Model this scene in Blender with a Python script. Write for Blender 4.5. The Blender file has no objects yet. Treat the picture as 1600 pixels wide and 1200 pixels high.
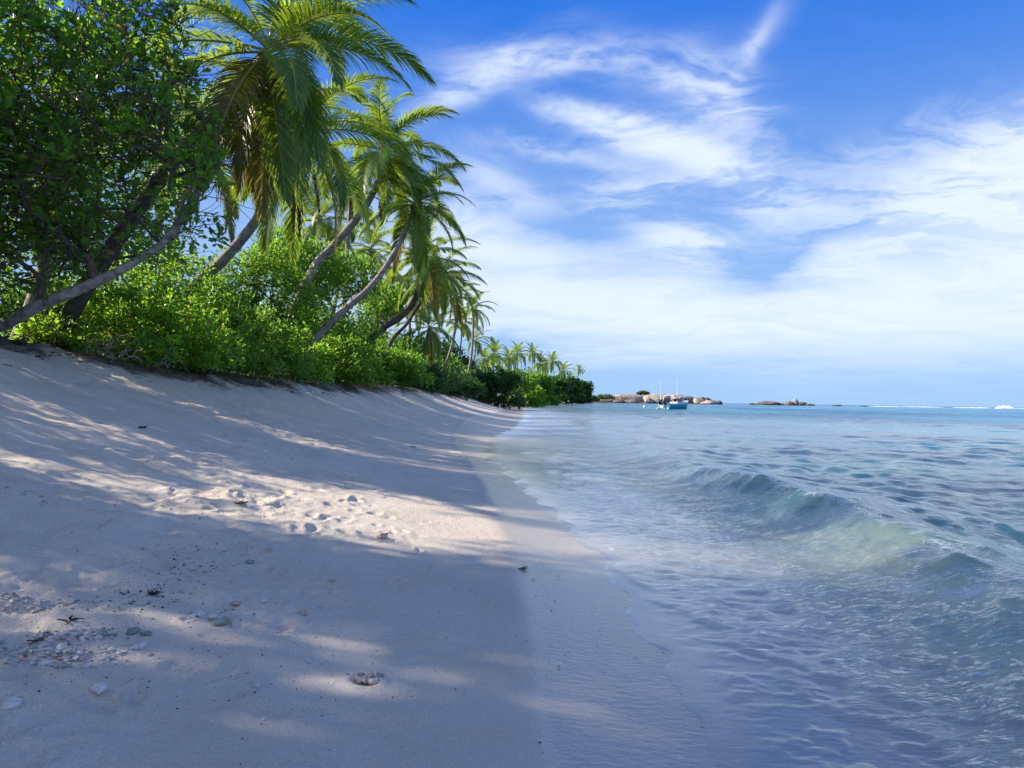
import bpy, math
import numpy as np
from mathutils import Matrix, Vector

# ---------------------------------------------------------------- camera, sun, sky
S = bpy.context.scene
COL = S.collection
F = 1067.0                      # focal length in pixels of the 1600 px wide photograph
PITCH, ROLL = math.radians(1.32), math.radians(0.83)
CAM = np.array([0.0, 0.0, 1.5])
_f = np.array([0, math.cos(PITCH), math.sin(PITCH)])
_u0 = np.array([0, -math.sin(PITCH), math.cos(PITCH)])
_x0 = np.array([1.0, 0, 0])
_r = _x0 * math.cos(ROLL) + _u0 * math.sin(ROLL)
_u = _u0 * math.cos(ROLL) - _x0 * math.sin(ROLL)
cd = bpy.data.cameras.new('camera')
cam = bpy.data.objects.new('camera', cd)
COL.objects.link(cam)
cd.sensor_width = 36.0
cd.lens = F / 1600 * 36.0
cd.clip_start, cd.clip_end = 0.05, 60000
cam.matrix_world = Matrix(((_r[0], _u[0], -_f[0], CAM[0]), (_r[1], _u[1], -_f[1], CAM[1]), (_r[2], _u[2], -_f[2], CAM[2]), (0, 0, 0, 1)))
S.camera = cam

SUN_EL, SUN_AZ = math.radians(29), math.radians(175)   # azimuth counter-clockwise from +X
sun_dir = Vector((math.cos(SUN_EL) * math.cos(SUN_AZ), math.cos(SUN_EL) * math.sin(SUN_AZ), math.sin(SUN_EL)))
sl = bpy.data.lights.new('sun', 'SUN')
sl.energy, sl.angle, sl.color = 4.6, math.radians(0.8), (1.0, 0.89, 0.71)
so = bpy.data.objects.new('sun', sl)
COL.objects.link(so)
so.rotation_euler = sun_dir.to_track_quat('Z', 'Y').to_euler()

S.view_settings.view_transform = 'Standard'
S.view_settings.look = 'None'
S.view_settings.gamma = 1
S.view_settings.exposure = 1.24
S.cycles.use_denoising = True
S.cycles.max_bounces = 7
S.cycles.transparent_max_bounces = 12
S.cycles.diffuse_bounces = 3
S.cycles.glossy_bounces = 3
S.cycles.transmission_bounces = 3
S.cycles.sample_clamp_indirect = 6.0
S.cycles.caustics_reflective = False
S.cycles.caustics_refractive = False


class NT:
    """small helper to write node trees"""
    def __init__(s, tree):
        s.t = tree
        tree.nodes.clear()
    def n(s, typ, ins=None, **kw):
        nd = s.t.nodes.new(typ)
        for k, v in kw.items():
            setattr(nd, k, v)
        for k, v in (ins or {}).items():
            s.set(nd.inputs[k], v)
        return nd
    def set(s, sock, v):
        if isinstance(v, bpy.types.NodeSocket):
            s.t.links.new(v, sock)
        else:
            try:
                sock.default_value = v
            except Exception:
                sock.default_value = (*v, 1.0)
    def m(s, op, *a, clamp=False):
        nd = s.n('ShaderNodeMath', operation=op, use_clamp=clamp)
        for i, v in enumerate(a):
            s.set(nd.inputs[i], v)
        return nd.outputs[0]
    def mix(s, fac, a, b, blend='MIX'):
        nd = s.n('ShaderNodeMix', data_type='RGBA', blend_type=blend)
        for i, v in ((0, fac), (6, a), (7, b)):
            if isinstance(v, bpy.types.NodeSocket):
                s.t.links.new(v, nd.inputs[i])
            else:
                nd.inputs[i].default_value = v if i == 0 else (*v, 1.0)[:4]
        return nd.outputs[2]
    def noise(s, vec, scale, detail=4, rough=0.5, dist=0.0):
        nd = s.n('ShaderNodeTexNoise', {'Scale': scale, 'Detail': detail, 'Roughness': rough, 'Distortion': dist})
        if vec is not None:
            s.set(nd.inputs['Vector'], vec)
        return nd.outputs['Fac']
    def ramp(s, fac, lo, hi, a=0.0, b=1.0):
        nd = s.n('ShaderNodeMapRange', {'Value': fac, 'From Min': lo, 'From Max': hi, 'To Min': a, 'To Max': b})
        nd.interpolation_type = 'SMOOTHSTEP'
        return nd.outputs[0]


def px_az_el(px, py):
    d = _f + _r * (px - 800) / F + _u * (600 - py) / F
    return math.atan2(d[0], d[1]), math.atan2(d[2], math.hypot(d[0], d[1]))


W = bpy.data.worlds.new('World')
S.world = W
W.use_nodes = True
N = NT(W.node_tree)
sky = N.n('ShaderNodeTexSky', sky_type='NISHITA')
sky.sun_disc = False
sky.sun_elevation = SUN_EL
sky.sun_rotation = math.radians(90) - SUN_AZ
sky.air_density, sky.dust_density, sky.ozone_density = 1.0, 0.4, 2.0
tc = N.n('ShaderNodeTexCoord').outputs['Generated']
sep = N.n('ShaderNodeSeparateXYZ', {0: tc})
dx, dy, dz = sep.outputs
az = N.m('ARCTAN2', dx, dy)
el = N.m('ARCSINE', dz)
# a high cirrus sheet: noise in sheet space, so streaks foreshorten towards the horizon
zz = N.m('ADD', N.m('MAXIMUM', dz, 0.0), 0.13)
cx, cy = N.m('DIVIDE', dx, zz), N.m('DIVIDE', dy, zz)
sheet = N.n('ShaderNodeCombineXYZ', {0: cx, 1: cy, 2: 0.0}).outputs[0]
warpn = N.n('ShaderNodeTexNoise', {'Vector': sheet, 'Scale': 0.9, 'Detail': 5.0, 'Roughness': 0.55})
wv = N.n('ShaderNodeVectorMath', {0: warpn.outputs['Color'], 1: (0.5, 0.5, 0.5)}, operation='SUBTRACT').outputs[0]
wv2 = N.n('ShaderNodeVectorMath', {0: wv}, operation='SCALE')
wv2.inputs['Scale'].default_value = 1.5
vw = N.n('ShaderNodeVectorMath', {0: sheet, 1: wv2.outputs[0]}, operation='ADD').outputs[0]
rot = N.n('ShaderNodeMapping', {'Vector': vw})
rot.inputs['Rotation'].default_value = (0, 0, math.radians(28))
rot.inputs['Scale'].default_value = (0.55, 2.1, 1)
streak = N.noise(rot.outputs[0], 1.6, 8, 0.62)
fine = N.noise(vw, 2.6, 8, 0.6)
tex = N.m('ADD', N.m('MULTIPLY', streak, 0.6), N.m('MULTIPLY', fine, 0.4))
tex = N.ramp(tex, 0.38, 0.62)
# warp of the cloud outline itself
wsep = N.n('ShaderNodeSeparateXYZ', {0: wv})
azw = N.m('ADD', az, N.m('MULTIPLY', wsep.outputs[0], 0.20))
elw = N.m('ADD', el, N.m('MULTIPLY', wsep.outputs[1], 0.15))


def blob(px, py, lx, ly, ang=0.0):
    """soft elongated patch of sky, given where it lies: centre, half length, half width (1/18.6 degree), tilt"""
    a0, e0 = px_az_el(px, py)
    c, s_ = math.cos(math.radians(ang)), math.sin(math.radians(ang))
    a = N.m('SUBTRACT', azw, a0)
    e = N.m('SUBTRACT', elw, e0)
    k = F
    u = N.m('ADD', N.m('MULTIPLY', a, c * k / lx), N.m('MULTIPLY', e, s_ * k / lx))
    v = N.m('ADD', N.m('MULTIPLY', a, -s_ * k / ly), N.m('MULTIPLY', e, c * k / ly))
    r2 = N.m('ADD', N.m('MULTIPLY', u, u), N.m('MULTIPLY', v, v))
    return N.m('EXPONENT', N.m('MULTIPLY', r2, -0.7))


WISPS = [(755, 112, 85, 15, 20, 1.15), (870, 84, 120, 12, 3, .8), (1135, 110, 70, 16, 34, .4), (1165, 90, 50, 9, 48, .35), (1068, 118, 80, 24, -22, .8), (1125, 155, 50, 30, -40, .6),
         (965, 196, 78, 16, -22, 1.5), (1085, 232, 95, 24, -12, 1.0), (1130, 272, 90, 24, -35, .9), (1215, 300, 65, 9, -18, .6), (880, 240, 95, 13, -12, .55),
         (985, 296, 75, 17, 8, .75), (1057, 360, 52, 19, -14, 1.3), (780, 290, 60, 26, -30, .5), (730, 345, 60, 40, 0, .4), (1290, 300, 110, 40, 20, .35),
         (1560, 205, 90, 26, 28, .8), (1500, 285, 90, 38, 12, 1.2), (1590, 280, 90, 70, 10, 1.0)]
MASS = [(1010, 472, 380, 74, -3, 1.0), (780, 420, 130, 70, -10, .8), (1360, 450, 330, 84, 5, .95), (1560, 380, 160, 90, 5, .9), (1180, 520, 420, 34, -2, .5), (1620, 540, 200, 40, 0, .4)]
HOLES = [(1190, 378, 66, 52, 12, 2.0), (850, 345, 95, 48, -10, .8), (1340, 255, 150, 60, 0, 1.2), (1480, 352, 90, 18, -10, .35), (720, 560, 220, 26, -6, .5)]


def total(lst):
    t = None
    for (*b, w) in lst:
        v = N.m('MULTIPLY', blob(*b), w)
        t = v if t is None else N.m('ADD', t, v)
    return t


wis = N.m('MULTIPLY', total(WISPS), N.ramp(tex, 0.0, 1.0, 0.12, 1.25))
mas = N.m('MULTIPLY', N.m('SUBTRACT', total(MASS), total(HOLES)), N.ramp(tex, 0.0, 1.0, 0.58, 1.04))
dens = N.m('ADD', N.m('MAXIMUM', wis, 0.0), N.m('MAXIMUM', mas, 0.0))
# elsewhere in the sky: thin generic cirrus, plus an added fill cloud
fill_veil = N.m('MAXIMUM', N.ramp(el, math.radians(44), math.radians(64)), N.ramp(dy, 0.25, -0.15))   # unseen cloud added overhead and behind the camera, whitens light in the shade
gen = N.m('MULTIPLY', N.ramp(tex, 0.1, 0.9), N.m('ADD', N.m('MULTIPLY', fill_veil, 0.72), 0.012))
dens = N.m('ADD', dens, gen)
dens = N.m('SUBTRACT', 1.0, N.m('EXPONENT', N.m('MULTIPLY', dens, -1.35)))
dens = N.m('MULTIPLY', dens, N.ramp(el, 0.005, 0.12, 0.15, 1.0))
# clear tropical air: the Nishita sky graded towards a deeper blue, paler at the horizon
grade = N.mix(N.ramp(el, -0.02, 0.62), (3.6, 6.0, 9.6), (0.0, 1.62, 7.7))
gcol = N.mix(0.95, sky.outputs[0], grade)
b1 = N.n('ShaderNodeBackground', {'Color': gcol, 'Strength': 0.0445})
b2 = N.n('ShaderNodeBackground', {'Color': (0.82, 0.90, 1.0, 1), 'Strength': 0.48})
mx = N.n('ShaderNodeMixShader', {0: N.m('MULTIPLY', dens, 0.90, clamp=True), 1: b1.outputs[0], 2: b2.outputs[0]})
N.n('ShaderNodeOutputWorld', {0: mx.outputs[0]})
W.cycles.sampling_method = 'MANUAL'
W.cycles.sample_map_resolution = 1024


# ---------------------------------------------------------------- helpers
def rng(seed):
    return np.random.default_rng(seed)


def P(px, py, Y):
    """the point at depth Y metres in front of the camera seen at a photograph position"""
    d = _f + _r * (px - 800) / F + _u * (600 - py) / F
    return CAM + d * (Y / d[1])


def tag(o, label=None, cat=None, group=None, kind=None):
    if label: o['label'] = label
    if cat: o['category'] = cat
    if group: o['group'] = group
    if kind: o['kind'] = kind
    return o


class MB:
    def __init__(s):
        s.v, s.f, s.mi, s.n = [], [], [], 0
    def add(s, V, Fc, mat=0):
        V = np.asarray(V, float).reshape(-1, 3)
        Fc = np.asarray(Fc, int)
        s.v.append(V)
        s.f.append(Fc + s.n)
        s.mi.append(np.full(len(Fc), mat))
        s.n += len(V)
        return s
    def box(s, c, d, mat=0, R=None):
        q = np.array([[x, y, z] for x in (-.5, .5) for y in (-.5, .5) for z in (-.5, .5)]) * d
        if R is not None: q = q @ np.asarray(R).T
        return s.add(q + c, [[0, 1, 3, 2], [4, 6, 7, 5], [0, 4, 5, 1], [2, 3, 7, 6], [0, 2, 6, 4], [1, 5, 7, 3]], mat)
    def mesh(s, name, mats, smooth=False):
        V = np.concatenate(s.v).astype(np.float32)
        me = bpy.data.meshes.new(name)
        me.vertices.add(len(V))
        me.vertices.foreach_set('co', V.ravel())
        sizes = np.concatenate([np.full(len(f), f.shape[1]) for f in s.f])
        loops = np.concatenate([f.ravel() for f in s.f]).astype(np.int32)
        me.loops.add(len(loops))
        me.loops.foreach_set('vertex_index', loops)
        me.polygons.add(len(sizes))
        st = np.concatenate([[0], np.cumsum(sizes)[:-1]]).astype(np.int32)
        me.polygons.foreach_set('loop_start', st)
        me.polygons.foreach_set('loop_total', sizes.astype(np.int32))
        me.polygons.foreach_set('material_index', np.concatenate(s.mi).astype(np.int32))
        for m in (mats if isinstance(mats, (list, tuple)) else [mats]):
            me.materials.append(m)
        me.update(calc_edges=True)
        me.polygons.foreach_set('use_smooth', np.full(len(sizes), smooth))
        return me
    def build(s, name, mats, parent=None, smooth=False, loc=None):
        me = s.mesh(name, mats, smooth)
        if loc is not None:
            me.transform(Matrix.Translation(-Vector(loc)))
        return obj(name, me, parent, loc)


def obj(name, me, parent=None, loc=None):
    o = bpy.data.objects.new(name, me)
    COL.objects.link(o)
    if parent is not None: o.parent = parent
    if loc is not None: o.location = loc
    return o


def empty(name, loc=(0, 0, 0), rz=0.0):
    o = obj(name, None, None, tuple(loc))
    o.rotation_euler = (0, 0, rz)
    o.empty_display_size = 0.2
    return o


def resample(pts, n):
    """smooth curve (Catmull-Rom) through pts at n points"""
    pts = np.asarray(pts, float)
    p = np.vstack([2 * pts[0] - pts[1], pts, 2 * pts[-1] - pts[-2]])
    t = np.linspace(0, len(pts) - 1 - 1e-9, n)
    i = t.astype(int)
    u = (t - i)[:, None]
    a, b, c, d = p[i], p[i + 1], p[i + 2], p[i + 3]
    return .5 * ((2 * b) + (c - a) * u + (2 * a - 5 * b + 4 * c - d) * u * u + (3 * b - a - 3 * c + d) * u ** 3)


def tube(path, rad, sides=6, cap=True):
    path = np.asarray(path, float)
    n = len(path)
    rad = np.broadcast_to(rad, (n,))
    t = np.gradient(path, axis=0)
    t /= np.linalg.norm(t, axis=1, keepdims=True) + 1e-9
    ref = np.where(np.abs(t[:, 2:3]) > .9, [[1., 0, 0]], [[0, 0, 1.]])
    if n > 1: ref[:] = ref[0]
    a = np.cross(t, ref); a /= np.linalg.norm(a, axis=1, keepdims=True) + 1e-9
    b = np.cross(t, a)
    th = np.arange(sides) * 2 * math.pi / sides
    V = path[:, None] + rad[:, None, None] * (np.cos(th)[None, :, None] * a[:, None] + np.sin(th)[None, :, None] * b[:, None])
    i, j = np.meshgrid(np.arange(n - 1), np.arange(sides), indexing='ij')
    k = (j + 1) % sides
    Q = np.stack([i * sides + j, i * sides + k, (i + 1) * sides + k, (i + 1) * sides + j], -1).reshape(-1, 4)
    return V.reshape(-1, 3), Q


def _hash(i, j, seed):
    h = (i.astype(np.int64) * 374761393 + j.astype(np.int64) * 668265263 + seed * 1442695041) & 0xffffffff
    h = ((h ^ (h >> 13)) * 1274126177) & 0xffffffff
    return ((h ^ (h >> 16)) & 0xffff) / 65535.0


def vnoise(x, y, seed=0):
    i, j = np.floor(x).astype(np.int64), np.floor(y).astype(np.int64)
    u, v = x - i, y - j
    u, v = u * u * (3 - 2 * u), v * v * (3 - 2 * v)
    a, b, c, d = _hash(i, j, seed), _hash(i + 1, j, seed), _hash(i, j + 1, seed), _hash(i + 1, j + 1, seed)
    return (a * (1 - u) + b * u) * (1 - v) + (c * (1 - u) + d * u) * v - .5


def fbm(x, y, seed=0, oct=4):
    r, a = 0, 1
    for k in range(oct):
        r = r + a * vnoise(x * 2 ** k + 17 * k, y * 2 ** k - 9 * k, seed + k)
        a *= .5
    return r


def sinterp(x, xs, ys):
    """monotone-ish smooth interpolation"""
    xs, ys = np.asarray(xs, float), np.asarray(ys, float)
    m = np.gradient(ys, xs)
    x = np.clip(x, xs[0], xs[-1])
    i = np.clip(np.searchsorted(xs, x) - 1, 0, len(xs) - 2)
    h = xs[i + 1] - xs[i]
    t = (x - xs[i]) / h
    return ((2 * t ** 3 - 3 * t ** 2 + 1) * ys[i] + (t ** 3 - 2 * t ** 2 + t) * h * m[i]
            + (-2 * t ** 3 + 3 * t ** 2) * ys[i + 1] + (t ** 3 - t ** 2) * h * m[i + 1])


def sstep(x, a, b):
    t = np.clip((x - a) / (b - a), 0, 1)
    return t * t * (3 - 2 * t)


# ---------------------------------------------------------------- materials
def mat(name):
    m = bpy.data.materials.new(name)
    m.use_nodes = True
    return m, NT(m.node_tree)


def out(n, sh, disp=None):
    o = n.n('ShaderNodeOutputMaterial', {0: sh})
    return o


def bsdf(n, **kw):
    ins = {}
    for k, v in kw.items():
        ins[{'color': 'Base Color', 'rough': 'Roughness', 'metal': 'Metallic', 'normal': 'Normal', 'spec': 'Specular IOR Level', 'coat': 'Coat Weight'}[k]] = v
    return n.n('ShaderNodeBsdfPrincipled', ins).outputs[0]


def bump(n, h, strength, dist, normal=None):
    i = {'Height': h, 'Strength': strength, 'Distance': dist}
    if normal is not None: i['Normal'] = normal
    return n.n('ShaderNodeBump', i).outputs[0]


def plain(name, col, rough=.5, var=.15, scale=6, metal=0.0, bmp=0.0):
    m, n = mat(name)
    tc = n.n('ShaderNodeTexCoord').outputs['Object']
    f = n.noise(tc, scale, 5, .6)
    c = n.mix(n.ramp(f, .3, .7), tuple(x * (1 - var) for x in col), tuple(min(1, x * (1 + var)) for x in col))
    kw = {}
    if bmp: kw['normal'] = bump(n, n.noise(tc, scale * 4, 5, .6), .6, bmp)
    out(n, bsdf(n, color=c, rough=rough, metal=metal, **kw))
    return m


def leafmat(name, dark, light, trans, tfac=.45, rough=.38, spec=.5, dead=None, deadf=.04):
    """leaves: each leaf (mesh island) its own tone, light passes through"""
    m, n = mat(name)
    geo = n.n('ShaderNodeNewGeometry')
    rnd = geo.outputs['Random Per Island']
    pos = geo.outputs['Position']
    big = n.noise(pos, 0.9, 2, .5)
    k = n.m('ADD', n.m('MULTIPLY', rnd, .6), n.m('MULTIPLY', n.ramp(big, .35, .65), .4))
    c = n.mix(k, dark, light)
    ct = n.mix(k, tuple(x * .75 for x in trans), trans)
    if dead:
        isd = n.m('LESS_THAN', n.m('FRACT', n.m('MULTIPLY', rnd, 37.7)), deadf)
        c = n.mix(isd, c, dead)
        ct = n.mix(isd, ct, dead)
    p = bsdf(n, color=c, rough=rough, spec=spec)
    t = n.n('ShaderNodeBsdfTranslucent', {0: ct}).outputs[0]
    out(n, n.n('ShaderNodeMixShader', {0: tfac, 1: p, 2: t}).outputs[0])
    return m


def barkmat(name, a, b, scale=9, rings=0.0):
    m, n = mat(name)
    tc = n.n('ShaderNodeTexCoord').outputs['Object']
    f = n.noise(tc, scale, 6, .65, .4)
    f2 = n.noise(tc, scale * .25, 3, .5)
    c = n.mix(n.ramp(f, .3, .7), a, b)
    c = n.mix(n.ramp(f2, .35, .75, 0, .5), c, tuple(x * 1.35 for x in b))
    h = f
    out(n, bsdf(n, color=c, rough=.9, spec=.2, normal=bump(n, h, .8, .02)))
    return m


M = {}
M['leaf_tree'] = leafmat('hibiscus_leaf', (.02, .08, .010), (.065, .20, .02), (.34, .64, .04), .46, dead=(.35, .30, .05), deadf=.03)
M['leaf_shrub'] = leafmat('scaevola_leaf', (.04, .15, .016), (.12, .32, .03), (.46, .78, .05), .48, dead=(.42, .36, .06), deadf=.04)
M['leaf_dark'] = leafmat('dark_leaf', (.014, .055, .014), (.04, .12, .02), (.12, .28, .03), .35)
M['frond'] = leafmat('palm_frond_leaf', (.03, .085, .014), (.08, .17, .022), (.50, .68, .05), .42, rough=.42, spec=.45)
M['frond_old'] = leafmat('old_palm_frond_leaf', (.10, .085, .015), (.20, .17, .025), (.38, .34, .04), .4)
M['frond_dead'] = leafmat('dead_palm_frond_leaf', (.07, .05, .035), (.14, .10, .07), (.12, .08, .04), .25, rough=.8, spec=.2)
M['rachis'] = plain('palm_midrib', (.22, .23, .04), .5)
M['rachis_dead'] = plain('dead_palm_midrib', (.12, .08, .05), .8)
M['palm_bark'] = barkmat('palm_bark', (.10, .085, .075), (.30, .26, .225), 7)
M['palm_bark_dark'] = barkmat('dark_palm_bark', (.035, .03, .028), (.11, .095, .085), 7)
M['bark'] = barkmat('grey_bark', (.09, .08, .075), (.36, .33, .30), 8)
M['twig'] = barkmat('twig_bark', (.045, .034, .028), (.15, .115, .095), 14)
M['deadwood'] = barkmat('bleached_deadwood', (.16, .14, .13), (.36, .32, .30), 14)
M['coconut'] = plain('coconut_husk', (.16, .15, .04), .5, .5)


# ---------------------------------------------------------------- terrain: beach, berm, sea bed as one sheet
YS = [-40, 0, 3.2, 5.9, 7.9, 10.3, 13.3, 19.8, 27, 35, 50, 65, 100, 170, 230, 290, 340, 390, 420, 440, 480, 500]
XS = [1.2, .84, .84, .88, .74, .39, 0, -.74, -.7, 0, .7, 1.0, 1.6, 4, 10, 20, 31, 43, 47, 44, 20, -20]
YV = [-40, 0, 8, 13, 17, 22, 30, 42, 75, 120, 170, 230, 290, 340, 390, 420, 440, 480, 500]
XV = [-9.6, -9.6, -9.7, -9.6, -8.9, -8.3, -7.9, -7.2, -7.0, -5, -2.5, 4, 14, 24, 34, 37, 33, 5, -40]
HV = [2.5, 2.5, 2.5, 2.5, 2.2, 2.06, 2.06, 2.2, 1.85, 1.7, 1.65, 1.6, 1.6, 1.5, 1.4, 1.4, 1.3, 1.2, 1.0]
YM = [-40, 0, 3.0, 5.4, 8.5, 15, 22, 40, 65, 110, 170, 230, 290, 390, 440, 500]
XM = [.5, .2, .12, .0, -.24, -.95, -1.9, -2.6, -1.6, -1, 1.5, 7.5, 17.5, 40, 40, -20]


def shore_x(Y):
    w = .05 * np.sin(Y * 2.1 + .7) + .035 * np.sin(Y * 4.7 + 2)
    return sinterp(Y, YS, XS) + w * np.clip(Y / 8, .4, 2.0) + .16 * fbm(Y * 1.7, Y * 0 + 5, 15, 4)


def veg_x(Y): return sinterp(Y, YV, XV)


def land_z(X, Y):
    X, Y = np.asarray(X, float), np.asarray(Y, float)
    xs, xv, hb = sinterp(Y, YS, XS), veg_x(Y), sinterp(Y, YV, HV)
    d = xs - X
    t = d / (xs - xv)
    tc = np.clip(t, 0, 1)
    g = hb * (.28 * tc + .72 * tc ** 2.15)
    g = g + .25 * sstep(t, 1.0, 1.25) + .4 * sstep(t, 1.3, 3.5)
    s = np.clip(-d, 0, None)
    bed = -(.035 * np.minimum(s, 1.8) + .12 * np.clip(s - 1.8, 0, 2.2) + .05 * np.clip(s - 4, 0, 12) + .014 * np.clip(s - 16, 0, 150))
    return np.where(d > 0, g, bed)


def wetness(X, Y):
    xm = sinterp(Y, YM, XM)
    wob = .10 * vnoise(Y * .9, X * 0 + 3, 5) + .05 * vnoise(Y * 3, X * 0, 6)
    return sstep(X, xm + wob - .10 - .004 * Y, xm + wob + .16 + .006 * Y)


def micro(X, Y):
    """lumps of walked-on dry sand, smooth near the water"""
    d = sinterp(Y, YS, XS) - X
    w = sstep(d, 1.3, 4.5)
    veg = sstep((X - veg_x(Y)), 1.5, -1.5)
    z = w * (.055 * fbm(X * 1.1, Y * 1.1, 11, 3) + .055 * fbm(X * 3.6, Y * 3.6, 21, 4) * (.4 + sstep(fbm(X * .5, Y * .5, 8, 2), -.2, .3)))
    z = z + .0075 * fbm(X * 9, Y * 9, 31, 4) * sstep(d, .6, 2.6)
    z = z + veg * .10 * fbm(X * 1.7, Y * 1.7, 41, 3)
    return z


# grid: fine close to the camera, growing with distance
ys = [0.9]
while ys[-1] < 520: ys.append(ys[-1] + max(.013, .0058 * ys[-1]))
ys = np.array(ys)
ys = np.concatenate([-np.geomspace(60, .3, 30), [-.1, .1, .3, .5, .7], ys, np.array([600, 700, 1000])])
cu = np.linspace(-1, 1, 901)
cu = .55 * cu + .45 * cu ** 3
GY = np.repeat(ys[:, None], len(cu), 1)
wl = 6.0 + 1.15 * np.abs(GY)
GX = np.where(cu < 0, cu * wl, cu * wl) - .8
GZ = land_z(GX, GY) + micro(GX, GY)
# footprints and scuffs
R = rng(4)
foot = []
trails = [(-1.3, 3.3, 12, 1), (-2.2, 2.6, 10, -1), (-3.1, 3.4, 16, 1), (-4.3, 5.2, 20, 1), (-2.6, 7.5, 14, -1), (-5.8, 7, 24, 1), (-1.9, 5.0, 9, 1), (-3.6, 10, 30, 1), (-6.6, 11, 30, 1)]
for (x0, y0, n, sd) in trails:
    for k in range(n):
        a = R.normal(0, .25)
        foot.append((x0 + sd * (k % 2) * .17 - .22 * k * sd * .25 + R.normal(0, .06), y0 + .62 * k, math.pi / 2 + a, .14, .055, R.uniform(.009, .02)))
for k in range(430):
    y = 2.2 + 30 * R.random() ** 1.5
    t = R.uniform(.16, 1.0) ** .8
    xs_, xv_ = sinterp(y, YS, XS), veg_x(y)
    foot.append((xs_ + (xv_ - xs_) * t, y, R.uniform(0, math.pi), R.uniform(.09, .17), R.uniform(.05, .09), R.uniform(.006, .022)))
for k in range(1500):                              # small kicks and dents
    y = 2.2 + 22 * R.random() ** 1.3
    t = R.uniform(.14, .95)
    xs_, xv_ = sinterp(y, YS, XS), veg_x(y)
    foot.append((xs_ + (xv_ - xs_) * t, y, R.uniform(0, math.pi), R.uniform(.03, .10), R.uniform(.025, .06), R.uniform(.004, .020)))
for (px, py, Y, an) in [(100, 868, 4.1, .2), (150, 858, 4.15, -.2), (505, 912, 4.7, .1), (480, 935, 4.5, .9), (440, 1000, 3.95, .1), (90, 985, 3.1, .1), (30, 945, 3.4, 0), (600, 880, 5.0, 0), (20, 912, 3.6, 0), (270, 862, 4.6, .4), (400, 715, 7.2, 0), (370, 708, 7.3, 0), (445, 720, 7.1, 0)]:
    q = P(px, py, Y)
    foot.append((q[0], q[1], an, .15, .065, .022))
for (fx, fy, an, la, lb, dp) in foot:
    r0, r1 = np.searchsorted(ys, [fy - .6, fy + .6])
    if r1 <= r0: continue
    k0, k1 = np.searchsorted(GX[(r0 + r1) // 2], [fx - .7, fx + .7])
    if k1 <= k0: continue
    sl_ = (slice(r0, r1), slice(k0, k1))
    X, Y = GX[sl_] - fx, GY[sl_] - fy
    c, s_ = math.cos(an), math.sin(an)
    u, v = (X * c + Y * s_) / la, (-X * s_ + Y * c) / lb
    wob = 1 + .5 * vnoise(GX[sl_] * 14, GY[sl_] * 14, 77)
    r2 = (u * u + v * v) * wob
    crumb = 1 + 1.4 * vnoise(GX[sl_] * 30, GY[sl_] * 30, 78)
    GZ[sl_] += dp * (-np.exp(-r2 ** 1.3 * .8) + .5 * crumb * np.exp(-(np.sqrt(r2) - 1.45) ** 2 * 5))
WET = wetness(GX, GY)


def gz(x, y):
    r = int(np.clip(np.searchsorted(ys, y), 1, len(ys) - 1))
    fr = (y - ys[r - 1]) / (ys[r] - ys[r - 1])
    a = np.interp(x, GX[r - 1], GZ[r - 1]); b = np.interp(x, GX[r], GZ[r])
    return float(a + (b - a) * fr)


def ground_at(px, py, lo=1.0, hi=400.):
    """where the line of sight through a photograph position meets the sand"""
    Ys = np.geomspace(lo, hi, 500)
    prev = None
    for Y in Ys:
        q = P(px, py, Y)
        if q[2] < gz(q[0], q[1]):
            return np.array([q[0], q[1], gz(q[0], q[1])])
    return P(px, py, hi)


def grid_mesh(name, X, Y, Z, m, attrs):
    nr, nc = X.shape
    b = MB()
    i, j = np.meshgrid(np.arange(nr - 1), np.arange(nc - 1), indexing='ij')
    q = np.stack([i * nc + j, i * nc + j + 1, (i + 1) * nc + j + 1, (i + 1) * nc + j], -1).reshape(-1, 4)
    b.add(np.stack([X, Y, Z], -1).reshape(-1, 3), q)
    me = b.mesh(name, m, True)
    for k, a in attrs.items():
        at = me.attributes.new(k, 'FLOAT', 'POINT')
        at.data.foreach_set('value', a.astype(np.float32).ravel())
    return obj(name, me)


m, n = mat('coral_sand')
pos = n.n('ShaderNodeNewGeometry').outputs['Position']
wet = n.n('ShaderNodeAttribute', attribute_name='wet').outputs['Fac']
litter = n.n('ShaderNodeAttribute', attribute_name='litter').outputs['Fac']
g1 = n.noise(pos, 160, 3, .7)
g2 = n.noise(pos, 14, 5, .6)
g3 = n.noise(pos, 1.3, 4, .55)
c = n.mix(n.ramp(g1, .3, .7), (.53, .465, .39), (.80, .71, .60))
c = n.mix(n.ramp(g3, .35, .7, 0, .45), c, (.52, .44, .36))
spk = n.n('ShaderNodeTexVoronoi', {'Vector': pos, 'Scale': 34.0}, feature='F1')
spd = n.m('MULTIPLY', n.m('LESS_THAN', spk.outputs['Distance'], .10), n.m('GREATER_THAN', n.noise(pos, 2.2, 3, .6), .52))
c = n.mix(n.m('MULTIPLY', spd, .7), c, (.15, .12, .10))
c = n.mix(n.m('MULTIPLY', litter, .85), c, (.075, .055, .04))
c = n.mix(n.m('MULTIPLY', wet, .62), c, (.20, .165, .13))
sub = n.n('ShaderNodeAttribute', attribute_name='sunk').outputs['Fac']
c = n.mix(n.m('MULTIPLY', sub, .55), c, (.16, .14, .12))
hgt = n.m('ADD', n.m('ADD', n.m('MULTIPLY', g1, .42), n.m('MULTIPLY', n.noise(pos, 62, 4, .65), .6)), n.m('MULTIPLY', g2, .9))
dry = n.m('SUBTRACT', 1.0, n.m('MULTIPLY', wet, .93))
rip = n.noise(n.n('ShaderNodeMapping', {'Vector': pos, 'Scale': (14, 30, 1), 'Rotation': (0, 0, .25)}).outputs[0], 1.0, 4, .6)
nb = n.n('ShaderNodeBump', {'Height': hgt, 'Strength': dry, 'Distance': .024}).outputs[0]
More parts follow.
